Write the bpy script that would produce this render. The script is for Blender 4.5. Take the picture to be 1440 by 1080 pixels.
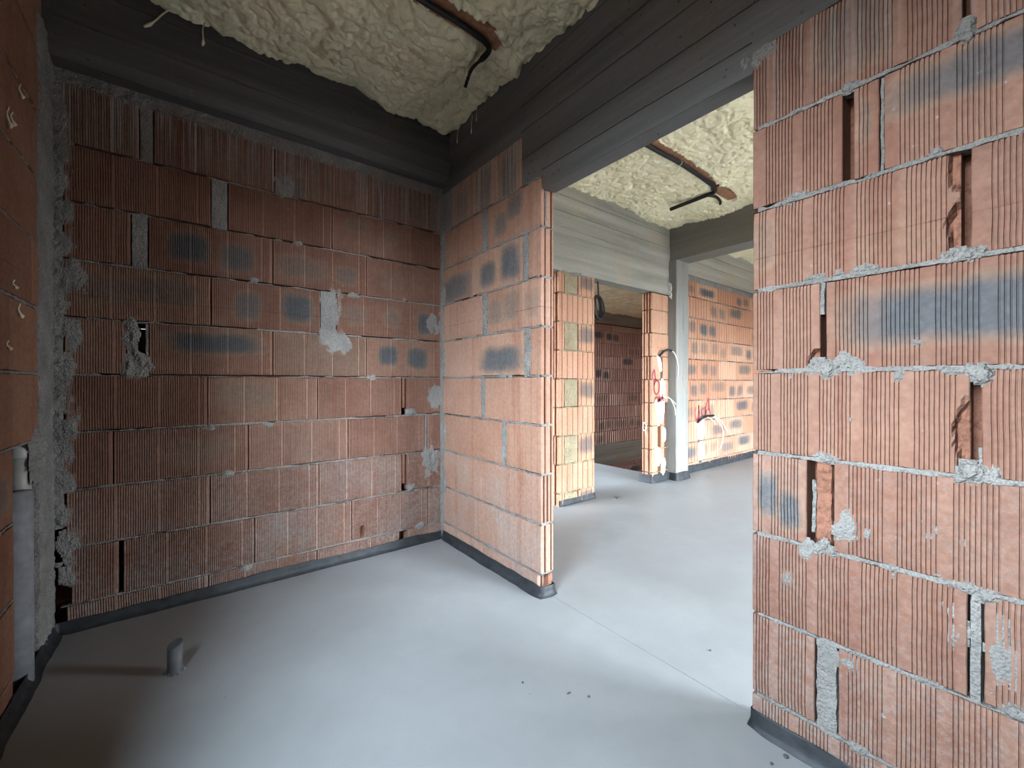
import bpy, math, random
import numpy as np

# ------------------------------------------------------------------ clear
for o in list(bpy.data.objects):
    bpy.data.objects.remove(o, do_unlink=True)
SC = bpy.context.scene
COL = SC.collection
random.seed(7)

# ------------------------------------------------------------------ camera
CAMZ = 1.075
cd = bpy.data.cameras.new('camera')
cam = bpy.data.objects.new('camera', cd)
COL.objects.link(cam)
cam.location = (0, 0, CAMZ)
cam.rotation_euler = (math.pi / 2 - 0.0028, 0, -0.6592)
cd.sensor_width = 36
cd.sensor_fit = 'HORIZONTAL'
cd.lens = 585 / 1440 * 36
cd.clip_start = 0.02
SC.camera = cam

# ------------------------------------------------------------------ world, daylight, exposure
SKY = 1.0
W = bpy.data.worlds.new('overcast_sky')
SC.world = W
W.use_nodes = True
nt = W.node_tree
nt.nodes.clear()
out = nt.nodes.new('ShaderNodeOutputWorld')
bg = nt.nodes.new('ShaderNodeBackground')
tc = nt.nodes.new('ShaderNodeTexCoord')
sep = nt.nodes.new('ShaderNodeSeparateXYZ')
ramp = nt.nodes.new('ShaderNodeValToRGB')
mr = nt.nodes.new('ShaderNodeMapRange')
mr.inputs[1].default_value = -1
mr.inputs[2].default_value = 1
nt.links.new(tc.outputs['Generated'], sep.inputs[0])
nt.links.new(sep.outputs[2], mr.inputs[0])
nt.links.new(mr.outputs[0], ramp.inputs[0])
cr = ramp.color_ramp
cr.elements[0].position = 0.0
cr.elements[0].color = (0.07, 0.07, 0.07, 1)
cr.elements[1].position = 1.0
cr.elements[1].color = (0.66, 0.84, 1.0, 1)
e = cr.elements.new(0.48); e.color = (0.09, 0.09, 0.09, 1)
e = cr.elements.new(0.53); e.color = (0.80, 0.91, 1.0, 1)
# thin cloud: the sky is brightest around two directions, the ground is dull
def sky_lobe(d, lo, hi):
    d = np.array(d) / np.linalg.norm(d)
    v = nt.nodes.new('ShaderNodeVectorMath')
    v.operation = 'DOT_PRODUCT'
    nt.links.new(tc.outputs['Generated'], v.inputs[0])
    v.inputs[1].default_value = tuple(d)
    m_ = nt.nodes.new('ShaderNodeMapRange')
    m_.interpolation_type = 'SMOOTHSTEP'
    nt.links.new(v.outputs['Value'], m_.inputs[0])
    for i, x in zip((1, 2, 3, 4), (lo, 1.0, 0.0, hi)):
        m_.inputs[i].default_value = x
    return m_.outputs[0]


def wadd(a_, b_):
    n_ = nt.nodes.new('ShaderNodeMath')
    n_.operation = 'ADD'
    for s_, v_ in zip(n_.inputs, (a_, b_)):
        if isinstance(v_, float):
            s_.default_value = v_
        else:
            nt.links.new(v_, s_)
    return n_.outputs[0]


strength = wadd(wadd(sky_lobe((-.90, -.22, .40), 0.42, 22.0 * SKY), sky_lobe((.20, -.85, .50), 0.2, 36.0 * SKY)), 1.0 * SKY)
nt.links.new(ramp.outputs[0], bg.inputs[0])
nt.links.new(strength, bg.inputs[1])
nt.links.new(bg.outputs[0], out.inputs[0])

vs = SC.view_settings
SC.display_settings.display_device = 'sRGB'
vs.view_transform = 'Standard'
vs.look = 'None'
vs.gamma = 1
vs.exposure = 1.32
vs.use_curve_mapping = False
SC.cycles.max_bounces = 8
SC.cycles.diffuse_bounces = 6
SC.cycles.glossy_bounces = 2
SC.cycles.sample_clamp_indirect = 8.0

# window openings: (name, plane axis, plane value, a0, a1, z0, z1, euler of the inward normal)
WIN_LEFT = (-0.10, 1.10, 0.80, 2.2)          # y0, y1, z0, z1 in the left wall, beside the camera
WIN_FAR = [(2.35, 4.0, 0.05, 2.25), (5.1, 6.5, 0.05, 2.25)]   # x0, x1, z0, z1 in the street wall
YS = -2.6                                     # street wall


def portal(name, loc, rot, sx, sy):
    l = bpy.data.lights.new(name, 'AREA')
    l.shape = 'RECTANGLE'
    l.size = sx
    l.size_y = sy
    l.cycles.is_portal = True
    o = bpy.data.objects.new(name, l)
    o.location = loc
    o.rotation_euler = rot
    COL.objects.link(o)


portal('daylight_window_side', (-0.87, (WIN_LEFT[0] + WIN_LEFT[1]) / 2, (WIN_LEFT[2] + WIN_LEFT[3]) / 2),
       (0, -math.pi / 2, 0), WIN_LEFT[3] - WIN_LEFT[2], WIN_LEFT[1] - WIN_LEFT[0])
for (a, b, c, d) in WIN_FAR:
    portal('daylight_window_street', ((a + b) / 2, YS - 0.1, (c + d) / 2), (math.pi / 2, 0, 0), b - a, d - c)
portal('added_stair_opening', (2.74, 4.075, 1.2), (0, -math.pi / 2, 0), 2.2, 2.45)  # unseen opening, added to bring more light onto the stairwell wall


# ------------------------------------------------------------------ noise
def _hash(ix, iy, iz, seed):
    h = (ix.astype(np.int64) * 374761393 + iy.astype(np.int64) * 668265263 + iz.astype(np.int64) * 2147483647 + seed * 974711) & 0xffffffff
    h = ((h ^ (h >> 13)) * 1274126177) & 0xffffffff
    h = h ^ (h >> 16)
    return (h & 0xffffff) / float(0xffffff)


def vn(x, y, z=0.0, seed=0):
    x, y, z = np.broadcast_arrays(np.asarray(x, float), np.asarray(y, float), np.asarray(z, float))
    ix, iy, iz = np.floor(x), np.floor(y), np.floor(z)
    fx, fy, fz = x - ix, y - iy, z - iz
    fx = fx * fx * (3 - 2 * fx); fy = fy * fy * (3 - 2 * fy); fz = fz * fz * (3 - 2 * fz)
    r = 0
    for dx in (0, 1):
        for dy in (0, 1):
            for dz in (0, 1):
                w = (fx if dx else 1 - fx) * (fy if dy else 1 - fy) * (fz if dz else 1 - fz)
                r = r + w * _hash(ix + dx, iy + dy, iz + dz, seed)
    return r * 2 - 1


def fbm(x, y, z=0.0, seed=0, n=3):
    a, r, f = 1.0, 0, 1.0
    for i in range(n):
        r = r + a * vn(np.asarray(x) * f, np.asarray(y) * f, np.asarray(z) * f, seed + i * 17)
        a *= 0.5
        f *= 2.03
    return r / 1.6


def worley(x, y, seed=0):
    ix, iy = np.floor(x), np.floor(y)
    best = np.full(x.shape, 9.0)
    zero = np.zeros_like(ix)
    for dx in (-1, 0, 1):
        for dy in (-1, 0, 1):
            cx, cy = ix + dx, iy + dy
            px = cx + 0.1 + 0.8 * _hash(cx, cy, zero, seed)
            py = cy + 0.1 + 0.8 * _hash(cx, cy, zero, seed + 5)
            best = np.minimum(best, (px - x) ** 2 + (py - y) ** 2)
    return np.sqrt(best)


# ------------------------------------------------------------------ materials
def new_mat(name):
    m = bpy.data.materials.new(name)
    m.use_nodes = True
    t = m.node_tree
    b = t.nodes['Principled BSDF']
    return m, t, b


def N(t, kind, **kw):
    n = t.nodes.new(kind)
    for k, v in kw.items():
        if k in n.inputs:
            n.inputs[k].default_value = v
        else:
            setattr(n, k, v)
    return n


def mixrgb(t, fac, a, b, blend='MIX'):
    n = t.nodes.new('ShaderNodeMix')
    n.data_type = 'RGBA'
    n.blend_type = blend
    for sock, v in ((n.inputs[0], fac), (n.inputs[6], a), (n.inputs[7], b)):
        if isinstance(v, bpy.types.NodeSocket):
            t.links.new(v, sock)
        elif isinstance(v, (int, float)):
            sock.default_value = v
        else:
            sock.default_value = (*v, 1)
    return n.outputs[2]


def mrange(t, v, a, b, c=0.0, d=1.0, smooth=False):
    n = t.nodes.new('ShaderNodeMapRange')
    if smooth:
        n.interpolation_type = 'SMOOTHSTEP'
    t.links.new(v, n.inputs[0])
    for i, x in zip((1, 2, 3, 4), (a, b, c, d)):
        n.inputs[i].default_value = x
    return n.outputs[0]


def math_(t, op, a, b=None):
    n = t.nodes.new('ShaderNodeMath')
    n.operation = op
    for s, v in ((n.inputs[0], a), (n.inputs[1], b)):
        if v is None:
            continue
        if isinstance(v, bpy.types.NodeSocket):
            t.links.new(v, s)
        else:
            s.default_value = v
    return n.outputs[0]


def coords(t, scale=(1, 1, 1)):
    tcn = t.nodes.new('ShaderNodeTexCoord')
    mp = t.nodes.new('ShaderNodeMapping')
    mp.inputs['Scale'].default_value = scale
    t.links.new(tcn.outputs['Object'], mp.inputs[0])
    return mp.outputs[0]


def noise(t, co, scale, detail=3, rough=0.55):
    n = N(t, 'ShaderNodeTexNoise', Scale=scale, Detail=detail, Roughness=rough)
    t.links.new(co, n.inputs['Vector'])
    return n.outputs[0]


def attr(t, name):
    n = t.nodes.new('ShaderNodeAttribute')
    n.attribute_name = name
    return n.outputs['Fac']


def bump(t, b, h, strength=0.3, dist=0.004):
    n = N(t, 'ShaderNodeBump', Strength=strength, Distance=dist)
    t.links.new(h, n.inputs['Height'])
    t.links.new(n.outputs[0], b.inputs['Normal'])


def brick_mat(name, ca, cb, cc):
    m, t, b = new_mat(name)
    co = coords(t)
    n1 = noise(t, co, 5.0, 4)
    n2 = noise(t, co, 60.0, 3)
    rnd = attr(t, 'rnd')
    v = math_(t, 'ADD', math_(t, 'MULTIPLY', n1, 0.9), math_(t, 'MULTIPLY', math_(t, 'SUBTRACT', rnd, 0.5), 0.9))
    col = mixrgb(t, mrange(t, v, 0.15, 0.75), ca, cb)
    # vertical colour bands left by the extrusion die
    cs = coords(t, (14, 14, 0.7))
    n3 = noise(t, cs, 1.0, 2)
    col = mixrgb(t, mrange(t, n3, 0.56, 0.66, 0, 0.5), col, cc)
    # dark kiln flashing with a pale halo
    bu = attr(t, 'burn')
    bun = math_(t, 'ADD', bu, math_(t, 'MULTIPLY', math_(t, 'SUBTRACT', n1, 0.5), 0.22))
    col = mixrgb(t, math_(t, 'MULTIPLY', mrange(t, bun, 0.08, 0.36), 0.38), col, (0.25, 0.17, 0.11))
    col = mixrgb(t, mrange(t, bun, 0.22, 0.95, 0, 0.95), col, (0.068, 0.073, 0.080))
    # mortar runs down the top course
    st = attr(t, 'streak')
    cs2 = coords(t, (90, 90, 1.3))
    n4 = noise(t, cs2, 1.0, 3)
    stv = math_(t, 'MULTIPLY', st, mrange(t, n4, 0.46, 0.60))
    col = mixrgb(t, mrange(t, stv, 0.0, 1.0, 0, 0.8), col, (0.30, 0.285, 0.265))
    # cement dust and splashes
    du = attr(t, 'dust')
    n5 = noise(t, co, 70.0, 5, 0.8)
    n6 = noise(t, co, 4.0, 3)
    dv = math_(t, 'MULTIPLY', du, mrange(t, math_(t, 'ADD', n5, math_(t, 'MULTIPLY', n6, 0.4)), 0.62, 0.98))
    col = mixrgb(t, math_(t, 'MINIMUM', dv, 0.62), col, (0.25, 0.24, 0.23))
    vo = N(t, 'ShaderNodeTexVoronoi', Scale=24.0, Randomness=1.0)
    t.links.new(co, vo.inputs['Vector'])
    sp = mrange(t, vo.outputs['Distance'], 0.10, 0.06)
    spn = math_(t, 'MULTIPLY', sp, mrange(t, noise(t, co, 3.0, 2), 0.56, 0.6))
    col = mixrgb(t, math_(t, 'MULTIPLY', spn, 0.6), col, (0.32, 0.30, 0.28))
    # snapped chalk line round the room, 1.46 m above the floor
    tz = t.nodes.new('ShaderNodeSeparateXYZ')
    t.links.new(co, tz.inputs[0])
    dz = math_(t, 'ABSOLUTE', math_(t, 'SUBTRACT', tz.outputs[2], 1.459))
    ln = math_(t, 'MULTIPLY', mrange(t, dz, 0.0026, 0.0010), mrange(t, noise(t, co, 14.0, 2), 0.40, 0.60, 0.15, 0.6))
    col = mixrgb(t, ln, col, (0.07, 0.018, 0.014))
    col = mixrgb(t, 1.0, col, mixrgb(t, mrange(t, n2, 0.3, 0.7), (0.86, 0.86, 0.86), (1.12, 1.12, 1.12)), 'MULTIPLY')
    t.links.new(col, b.inputs['Base Color'])
    b.inputs['Roughness'].default_value = 0.85
    b.inputs['Specular IOR Level'].default_value = 0.25
    bump(t, b, n2, 0.35, 0.0015)
    return m


def mortar_mat(name, ca, cb, sc=1.0):
    m, t, b = new_mat(name)
    co = coords(t)
    n1 = noise(t, co, 9.0, 4)
    n2 = noise(t, co, 140.0 * sc, 4, 0.7)
    vo = N(t, 'ShaderNodeTexVoronoi', Scale=150.0 * sc)
    t.links.new(co, vo.inputs['Vector'])
    col = mixrgb(t, mrange(t, n1, 0.3, 0.7), ca, cb)
    col = mixrgb(t, mrange(t, n2, 0.5, 0.30, 0, 0.6), col, tuple(x * 0.35 for x in ca))
    t.links.new(col, b.inputs['Base Color'])
    b.inputs['Roughness'].default_value = 0.95
    b.inputs['Specular IOR Level'].default_value = 0.15
    bump(t, b, math_(t, 'ADD', n2, vo.outputs['Distance']), 0.9, 0.004)
    return m


def plain_mat(name, col, rough=0.6, var=0.15, sc=30.0, bmp=0.2, bd=0.002, spec=0.3, metal=0.0):
    m, t, b = new_mat(name)
    co = coords(t)
    n = noise(t, co, sc, 4)
    c = mixrgb(t, mrange(t, n, 0.3, 0.7), tuple(x * (1 - var) for x in col), tuple(min(1, x * (1 + var)) for x in col))
    t.links.new(c, b.inputs['Base Color'])
    b.inputs['Roughness'].default_value = rough
    b.inputs['Specular IOR Level'].default_value = spec
    b.inputs['Metallic'].default_value = metal
    if bmp:
        bump(t, b, n, bmp, bd)
    return m


def concrete_mat(name, ca, cb, axis, warm=(0.11, 0.085, 0.062)):
    """board-marked concrete; axis = the direction the boards run"""
    m, t, b = new_mat(name)
    sc = {'x': (0.5, 7, 9), 'y': (7, 0.5, 9), 'z': (9, 9, 0.5)}[axis]
    fine = {'x': (3, 60, 60), 'y': (60, 3, 60), 'z': (60, 60, 3)}[axis]
    co = coords(t)
    n1 = noise(t, coords(t, sc), 1.0, 4)
    n2 = noise(t, coords(t, fine), 1.0, 3)
    n3 = noise(t, co, 2.2, 3)
    n4 = noise(t, co, 45.0, 4, 0.7)
    col = mixrgb(t, mrange(t, n1, 0.28, 0.72), ca, cb)
    col = mixrgb(t, mrange(t, n3, 0.48, 0.72, 0, 0.6), col, warm)
    col = mixrgb(t, mrange(t, n4, 0.62, 0.75, 0, 0.5), col, tuple(x * 1.7 for x in cb))
    vo = N(t, 'ShaderNodeTexVoronoi', Scale=26.0)
    t.links.new(co, vo.inputs['Vector'])
    pit = math_(t, 'MULTIPLY', mrange(t, vo.outputs['Distance'], 0.12, 0.06), mrange(t, n3, 0.45, 0.55))
    col = mixrgb(t, math_(t, 'MULTIPLY', pit, 0.8), col, tuple(x * 0.25 for x in ca))
    t.links.new(col, b.inputs['Base Color'])
    b.inputs['Roughness'].default_value = 0.8
    b.inputs['Specular IOR Level'].default_value = 0.25
    h = math_(t, 'ADD', math_(t, 'MULTIPLY', n2, 0.6), math_(t, 'SUBTRACT', math_(t, 'MULTIPLY', n4, 0.4), pit))
    bump(t, b, h, 0.8, 0.006)
    return m


def floor_mat():
    m, t, b = new_mat('screed')
    co = coords(t)
    n1 = noise(t, co, 1.3, 4, 0.6)
    n2 = noise(t, co, 9.0, 5, 0.65)
    n3 = noise(t, co, 160.0, 3)
    wv = N(t, 'ShaderNodeTexWave', Scale=0.8, Distortion=6.0, Detail=3.0, wave_type='RINGS')
    t.links.new(co, wv.inputs['Vector'])
    col = mixrgb(t, mrange(t, n1, 0.3, 0.7), (0.215, 0.220, 0.224), (0.275, 0.280, 0.284))
    col = mixrgb(t, mrange(t, n2, 0.35, 0.75, 0, 0.28), col, (0.19, 0.19, 0.185))
    col = mixrgb(t, mrange(t, n3, 0.60, 0.72, 0, 0.25), col, (0.15, 0.15, 0.15))
    vo = N(t, 'ShaderNodeTexVoronoi', Scale=9.0)
    t.links.new(co, vo.inputs['Vector'])
    col = mixrgb(t, mrange(t, vo.outputs['Distance'], 0.035, 0.02, 0, 0.55), col, (0.10, 0.095, 0.09))
    t.links.new(col, b.inputs['Base Color'])
    t.links.new(mrange(t, n1, 0.3, 0.7, 0.42, 0.58), b.inputs['Roughness'])
    b.inputs['Specular IOR Level'].default_value = 0.35
    bump(t, b, math_(t, 'ADD', math_(t, 'MULTIPLY', n2, 0.5), math_(t, 'ADD', math_(t, 'MULTIPLY', wv.outputs['Fac'], 0.06), math_(t, 'MULTIPLY', n3, 0.12))), 0.25, 0.004)
    return m


def foam_mat(name, ca, cb):
    m, t, b = new_mat(name)
    co = coords(t)
    n1 = noise(t, co, 7.0, 4)
    n2 = noise(t, co, 70.0, 4)
    vo = N(t, 'ShaderNodeTexVoronoi', Scale=55.0, feature='SMOOTH_F1')
    t.links.new(co, vo.inputs['Vector'])
    geo = t.nodes.new('ShaderNodeNewGeometry')
    col = mixrgb(t, mrange(t, n1, 0.3, 0.7), ca, cb)
    col = mixrgb(t, mrange(t, n1, 0.62, 0.78, 0, 0.22), col, (0.50, 0.36, 0.18))
    t.links.new(col, b.inputs['Base Color'])
    b.inputs['Roughness'].default_value = 0.42
    b.inputs['Specular IOR Level'].default_value = 0.35
    bump(t, b, math_(t, 'ADD', vo.outputs['Distance'], math_(t, 'MULTIPLY', n2, 0.4)), 0.55, 0.006)
    return m


M = {}
M['brick'] = brick_mat('ribbed_clay_brick', (0.160, 0.074, 0.050), (0.232, 0.128, 0.090), (0.158, 0.062, 0.040))
M['brick_smooth'] = brick_mat('smooth_clay_brick', (0.270, 0.134, 0.086), (0.345, 0.200, 0.142), (0.235, 0.098, 0.058))
M['brick_orange'] = brick_mat('orange_clay_brick', (0.17, 0.074, 0.040), (0.22, 0.105, 0.06), (0.15, 0.06, 0.035))
M['brick_pale'] = brick_mat('pale_clay_brick', (0.36, 0.175, 0.105), (0.43, 0.25, 0.165), (0.34, 0.14, 0.085))
M['brick_stair'] = brick_mat('pale_pink_brick', (0.34, 0.205, 0.165), (0.43, 0.285, 0.235), (0.31, 0.155, 0.115))  # pale pink-grey tone for the stairwell wall
M['mortar'] = mortar_mat('cement_mortar', (0.172, 0.165, 0.153), (0.252, 0.244, 0.229))
M['mortar_tan'] = mortar_mat('tan_mortar', (0.25, 0.20, 0.125), (0.33, 0.275, 0.185))
M['clay_raw'] = mortar_mat('broken_clay', (0.17, 0.078, 0.05), (0.26, 0.125, 0.085), 0.4)
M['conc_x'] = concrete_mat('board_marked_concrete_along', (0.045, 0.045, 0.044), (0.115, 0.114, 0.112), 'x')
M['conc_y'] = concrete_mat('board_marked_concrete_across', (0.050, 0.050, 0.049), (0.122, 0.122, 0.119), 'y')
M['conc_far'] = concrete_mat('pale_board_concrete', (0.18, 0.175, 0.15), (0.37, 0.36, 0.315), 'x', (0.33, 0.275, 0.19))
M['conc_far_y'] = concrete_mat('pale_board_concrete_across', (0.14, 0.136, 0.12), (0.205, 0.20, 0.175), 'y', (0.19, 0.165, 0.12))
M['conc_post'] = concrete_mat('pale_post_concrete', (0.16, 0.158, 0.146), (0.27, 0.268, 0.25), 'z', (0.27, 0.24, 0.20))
M['floor'] = floor_mat()
M['foam'] = foam_mat('spray_foam', (0.62, 0.60, 0.41), (0.74, 0.72, 0.51))
M['foam_far'] = foam_mat('lit_spray_foam', (0.78, 0.71, 0.45), (0.86, 0.81, 0.57))  # same foam in a lighter colour, standing in for the far room's brighter light
M['bitumen'] = plain_mat('bitumen_strip', (0.019, 0.021, 0.024), 0.6, 0.5, 22.0, 0.5, 0.004, 0.4)
M['black'] = plain_mat('black_conduit_plastic', (0.012, 0.012, 0.013), 0.45, 0.2, 60, 0.1)
M['wire'] = plain_mat('white_wire', (0.75, 0.74, 0.70), 0.5, 0.05)
M['plaster'] = plain_mat('white_plaster', (0.84, 0.84, 0.84), 0.8, 0.04, 40, 0.5, 0.004)
M['red'] = plain_mat('red_spray_paint', (0.27, 0.045, 0.055), 0.7, 0.2)
M['greypipe'] = plain_mat('grey_pipe_plastic', (0.085, 0.088, 0.094), 0.5, 0.2, 25, 0.1)
M['whitepipe'] = plain_mat('off_white_pipe_plastic', (0.33, 0.315, 0.295), 0.4, 0.1, 25, 0.05)
M['sleeve'] = plain_mat('grey_foam_sleeve', (0.19, 0.195, 0.21), 0.85, 0.2, 25, 0.3)
M['wood'] = plain_mat('brown_batten', (0.30, 0.15, 0.085), 0.8, 0.3, 30, 0.3)
M['stone'] = plain_mat('dark_grit', (0.07, 0.065, 0.06), 0.9, 0.3)
M['strand'] = plain_mat('foam_strand', (0.62, 0.57, 0.42), 0.4, 0.1)
M['dark'] = plain_mat('channel_shade', (0.07, 0.062, 0.058), 0.9, 0.3)  # shade inside the cable channels, put into a flat colour


# ------------------------------------------------------------------ object helpers
def tag(o, label, cat, group=None, kind=None):
    o['label'] = label
    o['category'] = cat
    if group:
        o['group'] = group
    if kind:
        o['kind'] = kind
    return o


class MB:
    """collects vertices, faces, material numbers and vertex attributes for ONE mesh object"""

    def __init__(s):
        s.v, s.f, s.m, s.a, s.n = [], [], [], [], 0

    def add(s, verts, faces, mat=0, at=None):
        verts = np.asarray(verts, float)
        k = len(verts)
        s.v.append(verts)
        b = s.n
        for i, f in enumerate(faces):
            s.f.append([x + b for x in f])
        s.m.extend(mat if isinstance(mat, list) else [mat] * len(faces))
        s.a.append(np.zeros((k, 4)) if at is None else at)
        s.n += k

    def box(s, x0, x1, y0, y1, z0, z1, mat=0):
        v = [(x, y, z) for x in (x0, x1) for y in (y0, y1) for z in (z0, z1)]
        s.add(v, [(0, 1, 3, 2), (4, 6, 7, 5), (0, 4, 5, 1), (2, 3, 7, 6), (0, 2, 6, 4), (1, 5, 7, 3)], mat)

    def grid(s, P, mat=0, at=None, keep=None, flip=False):
        r, c = P.shape[:2]
        idx = np.arange(r * c).reshape(r, c)
        a, b, cc, d = idx[:-1, :-1], idx[:-1, 1:], idx[1:, 1:], idx[1:, :-1]
        F = np.stack([a, b, cc, d], -1).reshape(-1, 4)
        if flip:
            F = F[:, ::-1]
        if keep is not None:
            F = F[keep.reshape(-1)]
        mm = mat
        if isinstance(mat, np.ndarray):
            mm = mat.reshape(-1)
            if keep is not None:
                mm = mm[keep.reshape(-1)]
            mm = [int(x) for x in mm]
        s.add(P.reshape(-1, 3), F.tolist(), mm, at)

    def build(s, name, mats, parent=None, smooth=False, attrs=False):
        me = bpy.data.meshes.new(name)
        V = np.concatenate(s.v)
        me.from_pydata(V.tolist(), [], s.f)
        for mt in mats:
            me.materials.append(mt)
        me.polygons.foreach_set('material_index', s.m)
        me.polygons.foreach_set('use_smooth', [smooth] * len(s.f))
        if attrs:
            A = np.concatenate(s.a)
            for i, nm in enumerate(('rnd', 'burn', 'dust', 'streak')):
                at = me.attributes.new(nm, 'FLOAT', 'POINT')
                at.data.foreach_set('value', A[:, i].astype(np.float32))
        me.update()
        o = bpy.data.objects.new(name, me)
        COL.objects.link(o)
        if parent is not None:
            o.parent = parent
        return o


def tube(mb, pts, r, n=10, mat=0, closed=False, cap=True, radii=None):
    P = np.array(pts, float)
    m = len(P)
    T = np.zeros_like(P)
    for i in range(m):
        if closed:
            T[i] = P[(i + 1) % m] - P[i - 1]
        else:
            T[i] = P[min(i + 1, m - 1)] - P[max(i - 1, 0)]
    T /= np.linalg.norm(T, axis=1)[:, None] + 1e-12
    u = np.cross(T[0], (0.13, 0.31, 0.94))
    if np.linalg.norm(u) < 0.1:
        u = np.cross(T[0], (1, 0, 0))
    V = []
    for i in range(m):
        u = u - T[i] * np.dot(u, T[i])
        u /= np.linalg.norm(u) + 1e-12
        w = np.cross(T[i], u)
        rr = r if radii is None else radii[i]
        for k in range(n):
            a = 2 * math.pi * k / n
            V.append(P[i] + rr * (math.cos(a) * u + math.sin(a) * w))
    F = []
    for i in range(m if closed else m - 1):
        j = (i + 1) % m
        for k in range(n):
            F.append((i * n + k, i * n + (k + 1) % n, j * n + (k + 1) % n, j * n + k))
    if cap and not closed:
        F.append(tuple(range(n))[::-1])
        F.append(tuple((m - 1) * n + k for k in range(n)))
    mb.add(V, F, mat)


def smooth_path(pts, n=8):
    P = [np.array(p, float) for p in pts]
    P = [2 * P[0] - P[1]] + P + [2 * P[-1] - P[-2]]
    o = []
    for i in range(1, len(P) - 2):
        for k in range(n):
            t = k / n
            a, b, c, d = P[i - 1], P[i], P[i + 1], P[i + 2]
            o.append(0.5 * (2 * b + (c - a) * t + (2 * a - 5 * b + 4 * c - d) * t * t + (3 * b - a - 3 * c + d) * t ** 3))
    o.append(P[-2])
    return o


# ------------------------------------------------------------------ brickwork
Z0, CH = 0.1103, 0.25           # first bed joint above the screed, course height
SEED = [100]


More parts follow.
